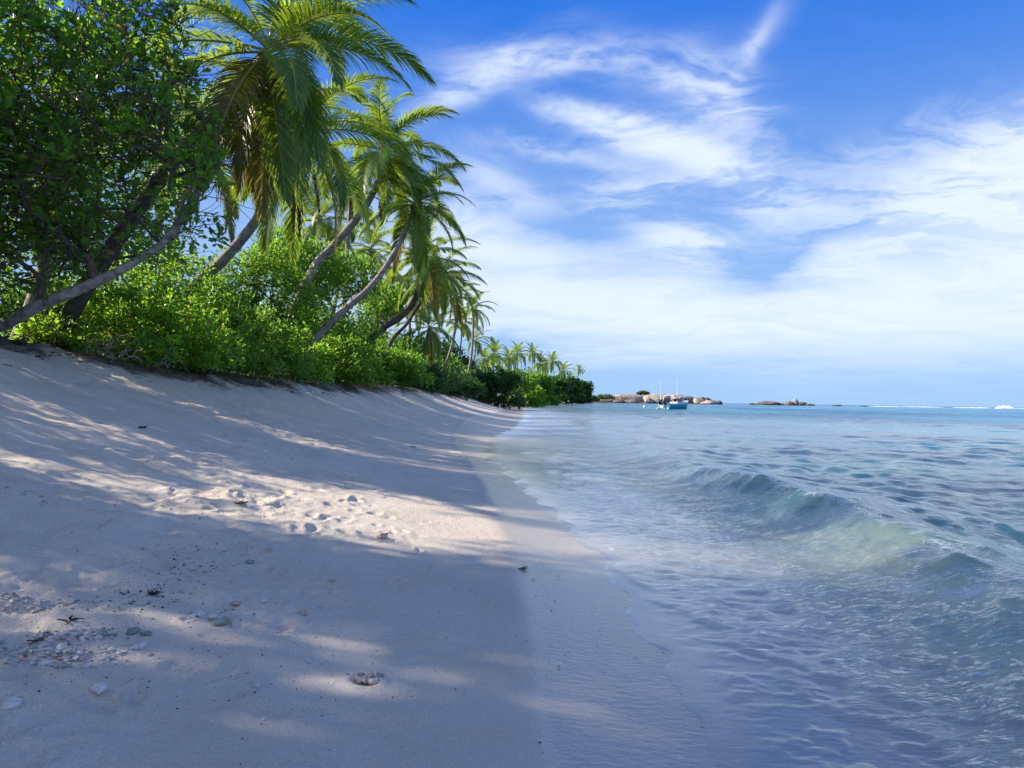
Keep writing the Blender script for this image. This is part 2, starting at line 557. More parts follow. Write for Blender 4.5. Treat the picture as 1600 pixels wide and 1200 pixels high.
nb = n.n('ShaderNodeBump', {'Height': rip, 'Strength': n.m('MULTIPLY', wet, .6), 'Distance': .007, 'Normal': nb}).outputs[0]
dcam = n.n('ShaderNodeVectorMath', {0: pos}, operation='LENGTH').outputs['Value']
rough = n.m('MAXIMUM', n.ramp(wet, 0.1, 1.0, .92, .11), n.ramp(dcam, 10, 30, .11, .36))   # ripples too fine to model at that distance
out(n, bsdf(n, color=c, rough=rough, spec=n.ramp(wet, 0, 1, .25, .85), normal=nb))
M['sand'] = m

SUNK = sstep(GX - sinterp(GY, YS, XS), .0, 1.1)
LIT = sstep(veg_x(GY) + .75 - GX + .45 * fbm(GX * 1.3, GY * 1.3, 51, 3) * 2, -.15, .5) * sstep(GY, -60, -50)
ground = grid_mesh('beach', GX, GY, GZ, M['sand'], {'wet': WET, 'litter': LIT, 'sunk': SUNK})
tag(ground, kind='structure')

# ---------------------------------------------------------------- sea
wy = [1.2]
while wy[-1] < 330: wy.append(wy[-1] + max(.012, .0052 * wy[-1]))
wy = np.concatenate([-np.geomspace(60, .4, 24), [0, .4, .8], wy, np.geomspace(340, 40000, 46)])
uu = np.concatenate([np.linspace(-.34, 1.0, 880), np.geomspace(1.02, 3, 24)])
WY = np.repeat(wy[:, None], len(uu), 1)
WX = uu * (np.abs(WY) + 3.0) + .12 * 0
xs_ = sinterp(WY, YS, XS)
sea = WX - shore_x(WY)
Rw = rng(9)
wave = np.zeros_like(WX)
loc = np.maximum(.012, .0052 * np.abs(WY)) * 1.6          # local mesh spacing
wx = WX + .25 * fbm(WX * .35, WY * .35, 61, 2)
wyy = WY + .25 * fbm(WX * .35, WY * .35, 62, 2)
for k in range(96):
    lam = .13 * (60 ** ((k + Rw.random()) / 96))
    th = Rw.normal(math.pi + .25, .75) if lam > .6 else Rw.normal(math.pi - .5, .9)
    amp = .0092 * lam ** .85 * (1 if lam < 1.3 else .5 if lam < 3 else .3)
    kk = 2 * math.pi / lam
    ph = kk * (wx * math.cos(th) + wyy * math.sin(th)) + Rw.uniform(0, 6.28)
    fade = sstep(lam / loc, 2.2, 5)
    shoal = sstep(sea, .1 + .25 * lam, .5 + 1.6 * lam)
    wave += amp * fade * shoal * (np.sin(ph) + .22 * np.cos(2 * ph))
calm = .62 + .75 * sstep(fbm(WX * .12, WY * .06, 65, 3), -.25, .4)
outer = sstep(WX, 3.8, 6.0)
wave *= calm * (.30 + .42 * outer)
# the small breaker running along the beach
crest = sinterp(WY, [-5, 3, 5, 7.7, 10.2, 13.3, 18, 24, 38, 60], [3.2, 3.4, 3.65, 3.9, 3.85, 3.75, 3.9, 4.2, 4.2, 5]) + .05 * np.sin(WY * .9) + .03 * np.sin(WY * 3.1 + 1)
hgt_ = sinterp(WY, [-5, 2, 4, 5.5, 6.8, 8.5, 10.5, 13, 16, 20, 28, 40, 60], [.12, .2, .25, .26, .30, .36, .36, .27, .19, .17, .13, .10, 0])
hgt_ = hgt_ * (1 + .12 * vnoise(WY * 1.4, WY * 0, 71) + .10 * vnoise(WY * 5, WY * 0 + 2, 72))
q = WX - crest
steep = sinterp(WY, [-5, 5, 7, 9, 12, 16, 24, 60], [.75, .7, .55, .36, .38, .5, .7, 1.0])
ridge = np.where(q > 0, np.exp(-np.abs(q / 1.3) ** 1.6), np.exp(-np.abs(q / steep) ** 1.3))
wave += hgt_ * ridge - .035 * np.exp(-((q + 1.5) / .6) ** 2) * sstep(WY, 40, 20)
near = np.exp(-((q + .25) / .55) ** 2) * sstep(WY, 26, 8)
wave += near * (.022 * fbm(WX * 3.2 + WY, WY * 2.4, 81, 4) + .018 * fbm(WX * 11, WY * 7, 82, 2))
swz = .85 * sstep(sea, .03, .5) * sstep(sea, 3.2, 2.0) * sstep(WY, 14, 9)
wave += 1.7 * swz * (.009 * fbm(WX * 4.5 + WY, WY * 8.5, 84, 4) - .011 * np.abs(fbm(WX * 6 + WY * 1.5, WY * 13, 86, 3)))
foamy = near * sstep(WY, 7.8, 6.0)
wave += foamy * (.03 * fbm(WX * 2.3, WY * 1.8, 83, 4))
# second low swell further out
q2 = WX - (crest + 5.5 + .02 * WY)
wave += .04 * np.exp(-(q2 / .9) ** 2) * sstep(WY, 7, 16) * sstep(WY, 70, 40)
# swash: a thin tongue of water with a lip, then a second thicker sheet
lip = sinterp(WY, [-5, 3.0, 3.5, 3.9, 4.4, 5.0, 5.8, 7.0, 8.5], [3.2, 2.6, 2.0, 1.62, 1.40, 1.17, .98, 1.05, 1.6]) + .05 * np.sin(WY * 7) + .03 * np.sin(WY * 13)
lipm = sstep(WY, 9.0, 6.5)
wave += .017 * (1 + 1.2 * vnoise(WY * 4, WX * 4, 17)) * sstep(WX - lip, -.04, .06) * lipm * np.exp(-np.clip(WX - lip, 0, None) * .8)
bed = land_z(WX, WY)
edge = .0035 * sstep(sea, -.02, .12) + .007 * sstep(WY, 6, 9) * np.exp(-((sea - .05) / .05) ** 2)
WZ = np.where(sea > -.05, np.maximum(wave * sstep(sea, 0, .3) + edge, bed * 0 - .30), 0)
WZ = np.where(sea <= .0, bed - .004 - .10 * sstep(-sea, 0, .5) - .25 * sstep(-sea, .3, 1.2), np.maximum(WZ, bed + .001 + .02 * np.clip(sea, 0, .5)))
DEP = np.clip(WZ - bed, 0, 6)

m, n = mat('sea_water')
geo = n.n('ShaderNodeNewGeometry')
pos = geo.outputs['Position']
dep = n.n('ShaderNodeAttribute', attribute_name='depth').outputs['Fac']
foam = n.n('ShaderNodeAttribute', attribute_name='foam').outputs['Fac']
dist = n.n('ShaderNodeVectorMath', {0: pos}, operation='LENGTH').outputs['Value']
mp = n.n('ShaderNodeMapping', {'Vector': pos, 'Scale': (1, .7, 1), 'Rotation': (0, 0, .3)}).outputs[0]
r1 = n.noise(n.n('ShaderNodeMapping', {'Vector': pos, 'Scale': (.75, 1.35, 1), 'Rotation': (0, 0, .2)}).outputs[0], 11.0, 5, .65, .3)
r2 = n.noise(mp, 1.1, 5, .6, .2)
r3 = n.noise(n.n('ShaderNodeMapping', {'Vector': pos, 'Scale': (.11, .20, .16)}).outputs[0], 1.0, 6, .62)
shal = n.ramp(dep, .002, .07, .04, 1.0)
nb = n.n('ShaderNodeBump', {'Height': r1, 'Strength': n.m('MULTIPLY', shal, n.ramp(dep, .12, .5, 1.0, .38)), 'Distance': .040}).outputs[0]
nb = n.n('ShaderNodeBump', {'Height': r2, 'Strength': n.ramp(dep, .1, .6, 0, .42), 'Distance': .22, 'Normal': nb}).outputs[0]
nb = n.n('ShaderNodeBump', {'Height': r3, 'Strength': n.ramp(dist, 30, 130, 0, 1.0), 'Distance': 2.4, 'Normal': nb}).outputs[0]
cs = n.m('ABSOLUTE', n.n('ShaderNodeVectorMath', {0: nb, 1: geo.outputs['Incoming']}, operation='DOT_PRODUCT').outputs['Value'])
fr = n.m('ADD', .02, n.m('MULTIPLY', .98, n.m('POWER', n.m('SUBTRACT', 1.0, cs, clamp=True), 5.0)))   # Schlick, the same from both sides
# what lies in the water: sand-bright lagoon patches and darker weed beds
pt = n.noise(n.n('ShaderNodeMapping', {'Vector': pos, 'Scale': (.035, .02, 1)}).outputs[0], 1.0, 4, .55)
far = n.ramp(dist, 520, 900)
deepc = n.mix(n.ramp(pt, .40, .62), (.008, .11, .27), (.04, .34, .50))
deepc = n.mix(far, deepc, (.012, .07, .19))
tfac = n.ramp(n.m('MULTIPLY', dep, 1.0), 0.0, 1.0, 0, 1)
tint = n.mix(n.m('SUBTRACT', 1.0, n.m('EXPONENT', n.m('MULTIPLY', dep, -1.6))), (.97, .985, .985), (.32, .64, .66))
trn = n.n('ShaderNodeBsdfTransparent', {0: tint}).outputs[0]
deepc = n.mix(n.ramp(dep, .35, 1.5), (.045, .165, .17), deepc)
dif = n.n('ShaderNodeBsdfDiffuse', {0: deepc}).outputs[0]
body = n.n('ShaderNodeMixShader', {0: n.m('SUBTRACT', 1.0, n.m('EXPONENT', n.m('MULTIPLY', dep, -.62))), 1: trn, 2: dif}).outputs[0]
# sand and fine bubbles make the swash milky; far shallows painted pale for sheen
milk = n.n('ShaderNodeBsdfDiffuse', {0: (.46, .52, .56, 1)}).outputs[0]
mk = n.m('MULTIPLY', n.m('MULTIPLY', n.ramp(dep, .003, .05), n.ramp(dep, .6, .12)), n.m('ADD', n.ramp(n.noise(mp, 9, 5, .6), .3, .7, .04, .12), n.ramp(dist, 14, 60, 0, .24)))
body = n.n('ShaderNodeMixShader', {0: mk, 1: body, 2: milk}).outputs[0]
stir = n.n('ShaderNodeAttribute', attribute_name='stir').outputs['Fac']
sdy = n.n('ShaderNodeBsdfDiffuse', {0: (.38, .39, .25, 1)}).outputs[0]
body = n.n('ShaderNodeMixShader', {0: n.m('MULTIPLY', stir, .38), 1: body, 2: sdy}).outputs[0]
gl = n.n('ShaderNodeBsdfGlossy', {'Color': (1, 1, 1, 1), 'Roughness': n.m('ADD', n.ramp(dist, 12, 180, .04, .17), n.m('MULTIPLY', n.ramp(dist, 14, 35), n.ramp(dep, .5, .1, 0, .25))), 'Normal': nb}).outputs[0]
surf = n.n('ShaderNodeMixShader', {0: fr, 1: body, 2: gl}).outputs[0]
fo = n.n('ShaderNodeBsdfDiffuse', {0: (.75, .80, .82, 1)}).outputs[0]
wp = n.n('ShaderNodeTexNoise', {'Vector': pos, 'Scale': 5.0, 'Detail': 3.0})
wpv = n.n('ShaderNodeVectorMath', {0: wp.outputs['Color'], 1: (.22, .22, .22)}, operation='MULTIPLY').outputs[0]
lp = n.n('ShaderNodeVectorMath', {0: pos, 1: wpv}, operation='ADD').outputs[0]
vo = n.n('ShaderNodeTexVoronoi', {'Vector': lp, 'Scale': 9.0}, feature='DISTANCE_TO_EDGE').outputs['Distance']
vo2 = n.n('ShaderNodeTexVoronoi', {'Vector': lp, 'Scale': 26.0}, feature='DISTANCE_TO_EDGE').outputs['Distance']
lace = n.m('MAXIMUM', n.ramp(vo, .10, .0), n.m('MULTIPLY', n.ramp(vo2, .12, .0), .7))
fn = n.m('MULTIPLY', foam, n.m('MULTIPLY', lace, n.ramp(n.noise(pos, 4, 5, .7), .38, .60)), clamp=True)
fn = n.m('MAXIMUM', fn, n.m('MULTIPLY', foam, n.ramp(dist, 18, 45, 0, .3)))
surf = n.n('ShaderNodeMixShader', {0: fn, 1: surf, 2: fo}).outputs[0]
out(n, surf)
M['water'] = m
FOAM = .75 * foamy * sstep(fbm(WX * 2, WY * 2, 91, 3), -.15, .35) + .75 * np.exp(-((sea - .35) / .4) ** 2) * sstep(WY, 18, 40) * sstep(fbm(WX * 1.2, WY * .25, 93, 3), -.2, .3)
FOAM += .9 * np.exp(-((q + .02) / .05) ** 2) * sstep(WY, 5.5, 7) * sstep(WY, 15, 11) * sstep(vnoise(WY * 2.2, WY * 0, 95), -.25, .1)
FOAM += .55 * np.exp(-((sea - .035) / .022) ** 2) * sstep(vnoise(WX * 3, WY * 2.5, 96), -.1, .25)
FOAM += .35 * np.exp(-((WX - lip - .02) / .03) ** 2) * lipm * sstep(vnoise(WX * 2, WY * 3, 97), -.1, .25)
FOAM = np.clip(FOAM, 0, 1)
STIR = np.clip(np.exp(-((q + .45) / .65) ** 2) * sstep(WY, 8.9, 5.7) * (.55 + .6 * fbm(WX * 1.5, WY * 1.5, 98, 3)), 0, 1)
water = grid_mesh('sea', WX, WY, WZ, M['water'], {'depth': DEP, 'foam': FOAM, 'stir': STIR})
tag(water, kind='structure')


# ---------------------------------------------------------------- palms
def frond_mesh(L, e0, droop, seed, nl=94, ll=.95, lw=.045, hang=.5, mats=('frond', 'rachis'), broken=0.0, seg=4):
    """one coconut frond: midrib along +X at elevation e0 that bows down, leaflets both sides"""
    R = rng(seed)
    n = 26
    t = np.linspace(0, 1, n)
    e = e0 - droop * t ** 1.35
    e = np.maximum(e, math.radians(-88))
    side = R.normal(0, .12) * t ** 1.5
    ds = L / (n - 1)
    px = np.concatenate([[0], np.cumsum(np.cos(e[:-1]) * np.cos(side[:-1]) * ds)])
    py = np.concatenate([[0], np.cumsum(np.cos(e[:-1]) * np.sin(side[:-1]) * ds)])
    pz = np.concatenate([[0], np.cumsum(np.sin(e[:-1]) * ds)])
    path = np.stack([px, py, pz], -1)
    rad = .034 * (1 - t) ** .8 * (L / 4.2) + .004
    b = MB()
    V, Q = tube(path, rad, 5)
    b.add(V, Q, 1)
    tt = np.linspace(.13, .995, nl)
    tw = R.normal(0, .25)
    for sgn in (-1, 1):
        k = np.arange(nl)
        tj = np.clip(tt + R.normal(0, .003, nl), 0, 1)
        base = np.stack([np.interp(tj, t, path[:, i]) for i in range(3)], -1)
        T = np.stack([np.interp(tj, t, np.gradient(path[:, i])) for i in range(3)], -1)
        T /= np.linalg.norm(T, axis=1, keepdims=True)
        side_ = np.cross(np.array([0, 0, 1.]), T)
        side_ /= np.linalg.norm(side_, axis=1, keepdims=True) + 1e-6
        up = np.cross(T, side_)
        a = np.interp(tj, [0, .3, 1], [1.25, 1.0, .38]) + R.normal(0, .06, nl)
        lift = .30 + R.normal(0, .10, nl) + tw * sgn * .4
        D = np.cos(a)[:, None] * T + np.sin(a)[:, None] * (np.cos(lift)[:, None] * side_ * sgn + np.sin(lift)[:, None] * up)
        prof = np.interp(tj, [.1, .22, .45, .75, 1.0], [.55, .9, 1.0, .75, .28]) * (1 + R.normal(0, .05, nl))
        Ln = ll * prof * (L / 4.2)
        if broken:
            Ln = Ln * np.where(R.random(nl) < broken, R.uniform(.15, .6, nl), 1)
        pts = [base]
        d = D.copy()
        g = hang * (1 + R.normal(0, .15, nl))
        for s_ in range(seg):
            d = d + np.array([0, 0, -1.]) * (g * (.25 + .45 * s_))[:, None] * .62
            d /= np.linalg.norm(d, axis=1, keepdims=True)
            pts.append(pts[-1] + d * (Ln / seg)[:, None])
        w = lw * np.array([.55, 1, .85, .5, .06][:seg] + [.06]) * .5
        Wd = T - (T * D).sum(1, keepdims=True) * D
        Wd /= np.linalg.norm(Wd, axis=1, keepdims=True) + 1e-6
        allv = []
        for s_ in range(seg + 1):
            allv += [pts[s_] - Wd * w[s_] * (L / 4.2), pts[s_] + Wd * w[s_] * (L / 4.2)]
        A = np.stack(allv, 1)                      # nl, 2(seg+1), 3
        m_ = 2 * (seg + 1)
        o = np.arange(nl)[:, None] * m_
        Q = np.concatenate([o + np.array([2 * s_, 2 * s_ + 1, 2 * s_ + 3, 2 * s_ + 2]) for s_ in range(seg)], 0)
        b.add(A.reshape(-1, 3), Q, 0)
    return b, [M[mats[0]], M[mats[1]]]


ELS = [78, 62, 46, 30, 14, -4, -24, -48, -70]
FR = {}
for i, e in enumerate(ELS):
    for v in range(2):
        b, ms = frond_mesh(4.2, math.radians(e), math.radians(78 if e > 20 else 62), 100 + i * 7 + v, hang=.27 + .12 * v + .010 * i,
                           mats=('frond_old' if (e == -70 or (e == -48 and v)) else 'frond', 'rachis'))
        FR[e, v] = b.mesh('frond', ms)
b, ms = frond_mesh(3.7, math.radians(-70), math.radians(25), 300, nl=60, ll=.6, hang=1.6, mats=('frond_dead', 'rachis_dead'), broken=.45)
FR['dead'] = b.mesh('dead_frond', ms)
# lighter meshes for palms far down the beach
FRL = {}
for i, e in enumerate([75, 50, 25, 0, -30, -60]):
    b, ms = frond_mesh(4.2, math.radians(e), math.radians(52), 400 + i, nl=34, lw=.095, hang=.32, seg=2, mats=('frond_old' if e == -60 else 'frond', 'rachis'))
    FRL[e] = b


def coco_mesh():
    b = MB()
    th = np.linspace(0, math.pi, 9)
    V, Q = tube(np.stack([th * 0, th * 0, .15 * np.cos(th)], -1), .105 * np.sin(th) ** .8 + .002, 10)
    return b.add(V, Q).mesh('coconut', M['coconut'], True)


COCO = coco_mesh()


def trunk_mesh(name, pts, r0, r1, m, parent, loc, seg=150, sides=12, flare=1.6):
    path = resample(pts, seg)
    t = np.linspace(0, 1, seg)
    rad = r0 + (r1 - r0) * t + r0 * (flare - 1) * np.exp(-t * 14)
    rad = rad * (1 + .07 * ((np.arange(seg) % 3) / 2 - .5) + .03 * vnoise(t * 40, t * 0, len(pts)))
    V, Q = tube(path, rad, sides)
    V = V + .012 * (rng(3).random(V.shape) - .5)
    return MB().add(V, Q).build(name, m, parent, True, loc)


def palm(label, pts, L=4.2, nf=20, seed=0, r=(.16, .11), bark='palm_bark', group=None, dead=2, coco=6, spec=None, eshift=0.0, old=None):
    """pts: trunk centre line from the ground to the crown; spec: explicit (azimuth, elevation, scale) fronds"""
    R = rng(seed)
    pts = np.asarray(pts, float)
    base, top = pts[0], pts[-1]
    t = tag(empty('coconut_palm', base), label, 'palm tree', group)
    trunk_mesh('trunk', pts - base, r[0], r[1], M[bark], t, None)
    hub = top - base
    lst = []
    if spec:
        lst = list(spec)
    for k in range(max(0, nf - len(lst))):
        f = (k + .5) / nf
        e = 86 - 132 * f ** .95 + R.normal(0, 6) + eshift
        lst.append((137.5 * k + R.normal(0, 12) + seed * 31, e, R.uniform(.88, 1.08)))
    for (a, e, sc) in lst:
        el_ = min(ELS, key=lambda q_: abs(q_ - e))
        o = obj('frond', FR[el_, int(R.integers(2))], t)
        o.location = tuple(hub + np.array([0, 0, .08 * math.sin(math.radians(e))]))
        o.rotation_euler = (R.normal(0, .10), math.radians((el_ - e) * .8), math.radians(a))
        o.rotation_mode = 'XYZ'
        o.scale = (sc * L / 4.2,) * 3
    for k in range(dead):
        o = obj('dead_frond', FR['dead'], t)
        o.location = tuple(hub - np.array([0, 0, .15]))
        o.rotation_euler = (0, R.uniform(-.1, .2), R.uniform(0, 6.28))
        o.scale = (R.uniform(.7, 1.0) * L / 4.2,) * 3
        tag(o, 'dead brown hanging frond')
    for k in range(coco):
        o = obj('coconut', COCO, t)
        a = k * 2.4 + seed
        o.location = tuple(hub + np.array([.24 * math.cos(a), .24 * math.sin(a), -.22 - .13 * (k % 3)]))
        o.rotation_euler = (R.normal(0, .4), R.normal(0, .4), 0)
        s_ = R.uniform(.8, 1.1)
        o.scale = (s_, s_, s_)
    return t


def tp(lst, Y0, Y1):
    """trunk line through photograph positions, depth running from Y0 at the foot to Y1 at the crown"""
    n_ = len(lst)
    return [P(x, y, Y0 + (Y1 - Y0) * i / (n_ - 1)) for i, (x, y) in enumerate(lst)]


def rooted(lst, Y0, Y1):
    p = tp(lst, Y0, Y1)
    q = p[0].copy()
    d = p[0] - p[1]
    zg = float(land_z(q[0], q[1]))
    if q[2] > zg + .1:
        k = min((q[2] - zg) / max(.3, abs(d[2])), 4)
        q = q + d * k * np.array([.55, .55, 1])
    q[2] = float(land_z(q[0], q[1])) - .15
    return [q] + p


G1 = 'leaning coconut palms along the beach'
palm('tallest coconut palm, crown cut by the top edge, long hanging fronds over the leafy tree',
     rooted([(105, 500), (180, 380), (262, 262), (338, 178), (398, 105), (420, 80)], 15.5, 15.5), L=4.1, seed=1, bark='palm_bark_dark', group=G1, dead=3, coco=9, r=(.19, .13), nf=24,
     spec=[(262, -52, .9), (300, -14, 1.05), (-35, 16, .95), (-12, 40, .95), (235, -20, .95), (190, 8, 1.0), (285, -48, 1.0), (-50, -30, 1.0), (275, -40, 1.05), (290, -60, 1.0), (310, -30, 1.0), (215, 32, 1.0), (20, 30, 1.0),
           (330, -50, .95), (250, 10, .8), (60, 60, 1.0), (150, 50, 1.0), (-5, 8, .88), (315, -4, 1.0), (275, -70, .8)])
palm('pinkish trunked coconut palm leaning out of the shrubs below the tallest palm crown',
     rooted([(298, 456), (345, 410), (385, 365), (412, 325), (440, 262), (472, 205)], 23, 23.5), L=4.4, seed=2, group=G1, dead=4, coco=5, r=(.20, .13), nf=20, eshift=-14)
palm('coconut palm with bright upright yellow green fronds, trunk rising from mid shrub top',
     rooted([(483, 432), (520, 385), (560, 338), (588, 290), (600, 236)], 33, 34), L=4.3, seed=3, group=G1, dead=3, coco=6, r=(.22, .14), nf=26, eshift=0)
palm('coconut palm with long curved pale trunk starting low at the shrub foot',
     rooted([(481, 543), (530, 492), (577, 450), (607, 410), (634, 360), (650, 318)], 30, 34), L=3.5, seed=4, group=G1, dead=3, coco=6, r=(.17, .11), nf=24, eshift=-5)
palm('dark trunked coconut palm hugging the long curved palm, crown just below its crown',
     rooted([(585, 524), (622, 498), (645, 474), (657, 440), (662, 402)], 41, 42), L=3.6, seed=5, bark='palm_bark_dark', group=G1, dead=3, coco=4, r=(.21, .15), nf=24, eshift=-8)
palm('slim dark coconut palm beside the dark trunked one, crown over the dark bushes',
     rooted([(612, 533), (634, 508), (652, 480), (672, 455), (690, 430)], 48, 49), L=3.7, seed=6, bark='palm_bark_dark', group=G1, dead=3, coco=3, r=(.14, .10), nf=22, eshift=-8)
palm('low young coconut palm spreading star shaped fronds above the dark bushes',
     rooted([(655, 570), (664, 540), (671, 512)], 58, 58), L=3.5, seed=7, group=G1, dead=1, coco=0, r=(.16, .12), nf=16, eshift=-16)
palm('coconut palm ending the near grove, one frond reaching right into the sky',
     rooted([(728, 600), (736, 560), (739, 520), (739, 481)], 90, 90), L=3.5, seed=8, group=G1, dead=2, coco=4, r=(.2, .14), nf=20)
palm('ragged coconut palm between the low star palm and the end palm of the grove',
     rooted([(690, 590), (706, 540), (712, 500), (706, 468)], 74, 74), L=3.7, seed=18, group=G1, dead=3, coco=2, r=(.18, .12), nf=18, eshift=-8)
palm('background coconut palm seen in the gap left of the long curved trunk',
     rooted([(520, 500), (528, 450), (532, 396)], 58, 58), L=3.3, seed=9, group=G1, dead=1, coco=2, nf=18, r=(.16, .11))
palm('background coconut palm with dark drooping fronds right of the long curved trunk',
     rooted([(590, 520), (585, 450), (580, 388)], 60, 61), L=3.7, seed=10, bark='palm_bark_dark', group=G1, dead=1, coco=2, nf=18, r=(.17, .11))
palm('background coconut palm hidden behind the bright upright crown',
     rooted([(540, 430), (545, 360), (548, 300)], 45, 45), L=3.4, seed=11, group=G1, dead=2, coco=2, nf=16, eshift=-5)
palm('background coconut palm behind the leafy tree crown, fronds showing through',
     rooted([(260, 430), (280, 330), (300, 215)], 22, 22), L=3.4, seed=12, group=G1, dead=2, coco=2, nf=18)
palm('sunlit small coconut palm top below the dark trunked palm crown',
     rooted([(640, 560), (640, 500), (636, 452)], 62, 62), L=3.4, seed=13, group=G1, dead=2, coco=0, nf=16, eshift=-8)
palm('small coconut palm peeping out low behind the end palm of the grove',
     rooted([(728, 600), (740, 565), (744, 531)], 120, 120), L=3.5, seed=14, group=G1, dead=0, coco=0, nf=14)

palm('inland coconut palm filling the gap under the bright upright crown',
     rooted([(600, 540), (606, 490), (612, 448)], 72, 72), L=4.3, seed=15, group=G1, dead=2, coco=0, nf=20, eshift=-6)
palm('inland coconut palm just left of the ragged palm crown',
     rooted([(650, 560), (655, 510), (660, 466)], 80, 80), L=4.3, seed=16, group=G1, dead=2, coco=0, nf=20, eshift=-6)
palm('inland coconut palm between the ragged palm and the end palm',
     rooted([(715, 590), (720, 540), (722, 502)], 112, 112), L=4.3, seed=17, group=G1, dead=1, coco=0, nf=18, eshift=-4)
palm('inland coconut palm far behind the pink trunked one, fronds over the hedge top',
     rooted([(470, 430), (485, 380), (498, 345)], 48, 48), L=4.2, seed=19, group=G1, dead=1, coco=0, nf=20, eshift=-4)


def far_palm(label, pts, size, seed):
    R = rng(seed)
    base = pts[0]
    t = tag(empty('coconut_palm', base), label, 'palm tree', 'far coconut palms down the beach')
    trunk_mesh('trunk', [p - base for p in pts], .2, .13, M['palm_bark'], t, None, 14, 6)
    hub = pts[-1] - base
    b = MB()
    keys = [75, 50, 25, 0, -30, -60]
    for k in range(26):
        e = 84 - 150 * (k + .5) / 26 + R.normal(0, 6)
        s_ = FRL[min(keys, key=lambda q_: abs(q_ - e))]
        a = k * 2.4 + R.normal(0, .25) + seed
        c, s2 = math.cos(a), math.sin(a)
        V = np.concatenate(s_.v) * (size / 4.2) * R.uniform(.85, 1.1)
        V = V @ np.array([[c, s2, 0], [-s2, c, 0], [0, 0, 1]]) + hub
        b.add(V, s_.f[0], 1)
        off = len(s_.v[0])
        for v_, f_ in zip(s_.v[1:], s_.f[1:]):
            b.f.append(f_ - 0 + (b.n - len(V))); b.mi.append(np.zeros(len(f_), int))
    b.build('crown', [M['frond'], M['rachis']], t)
    return t


FARP = [(773, 552, 140, 3.90, 'largest far palm, nearest of the far row beside the dead grey bush'),
        (757, 560, 130, 3.00, 'ragged far palm directly over the dead grey bush'),
        (794, 558, 175, 3.72, 'far palm leaning against its taller right neighbour in the far row'),
        (809, 552, 185, 4.48, 'tall full crowned palm, second clump of the far row'),
        (832, 551, 255, 4.59, 'tallest thin palm standing clear in the middle of the far row'),
        (829, 589, 195, 3.79, 'low brownish far palm at the height of the far bushes'),
        (844, 567, 255, 5.10, 'far palm just right of the tallest thin one'),
        (864, 564, 300, 5.73, 'far palm with wide crown, third from the cape end'),
        (853, 572, 310, 4.85, 'small far palm tucked between two wider crowns'),
        (880, 579, 335, 6.16, 'far palm above the dark cape bushes, second from the cape end'),
        (891, 590, 350, 4.27, 'short far palm half sunk in the dark cape bushes'),
        (905, 576, 390, 4.57, 'lone slim palm at the cape end, crown alone against the sky')]
for i, (x, y, Y, L_, lb) in enumerate(FARP):
    lean = [-10, 6, 8, -2, -2, -14, 4, 6, 3, -4, 2, -9][i]
    top = P(x, y, Y)
    bx = P(x + lean, 615, Y)
    bx[2] = float(land_z(bx[0], bx[1])) - .2
    mid = (top + bx) / 2 + np.array([-lean * .02, 0, .3])
    far_palm(lb, [bx, mid, top], L_, 40 + i)


# ---------------------------------------------------------------- leafy trees and shrubs
def leaf_cloud(centres, normals_up, n_per, size, seed, spread=.16, shape=.55, droop=.0):
    """rosettes of obovate leaves round each twig end: two folded halves per leaf"""
    R = rng(seed)
    C = np.repeat(centres, n_per, 0)
    U = np.repeat(normals_up, n_per, 0)
    n_ = len(C)
    D = R.normal(size=(n_, 3))
    D /= np.linalg.norm(D, axis=1, keepdims=True)
    D = D + U * .75
    D /= np.linalg.norm(D, axis=1, keepdims=True)
    B = C + D * (R.random((n_, 1)) * spread) + R.normal(0, spread * .25, (n_, 3))
    D[:, 2] -= droop * R.random(n_)
    D /= np.linalg.norm(D, axis=1, keepdims=True)
    Sd = np.cross(D, np.array([0, 0, 1.]) + R.normal(0, .35, (n_, 3)))
    Sd /= np.linalg.norm(Sd, axis=1, keepdims=True) + 1e-6
    Nn = np.cross(Sd, D)
    L = size * R.uniform(.65, 1.2, (n_, 1))
    Wd = L * shape * .5
    f = .22
    v0 = B
    v1 = B + D * L * .62
    v2 = B + D * L * 1.0 - Nn * L * .10
    a1 = B + D * L * .35 + Sd * Wd * .72 + Nn * Wd * f
    a2 = B + D * L * .72 + Sd * Wd + Nn * Wd * f
    c1 = B + D * L * .35 - Sd * Wd * .72 + Nn * Wd * f
    c2 = B + D * L * .72 - Sd * Wd + Nn * Wd * f
    V = np.stack([v0, v1, v2, a1, a2, c1, c2], 1).reshape(-1, 3)
    o = np.arange(n_)[:, None] * 7
    Q = np.concatenate([o + np.array([0, 1, 4, 3]), o + np.array([0, 5, 6, 1])])
    T = np.concatenate([o + np.array([1, 2, 4]), o + np.array([1, 6, 2])])
    return V, Q, T


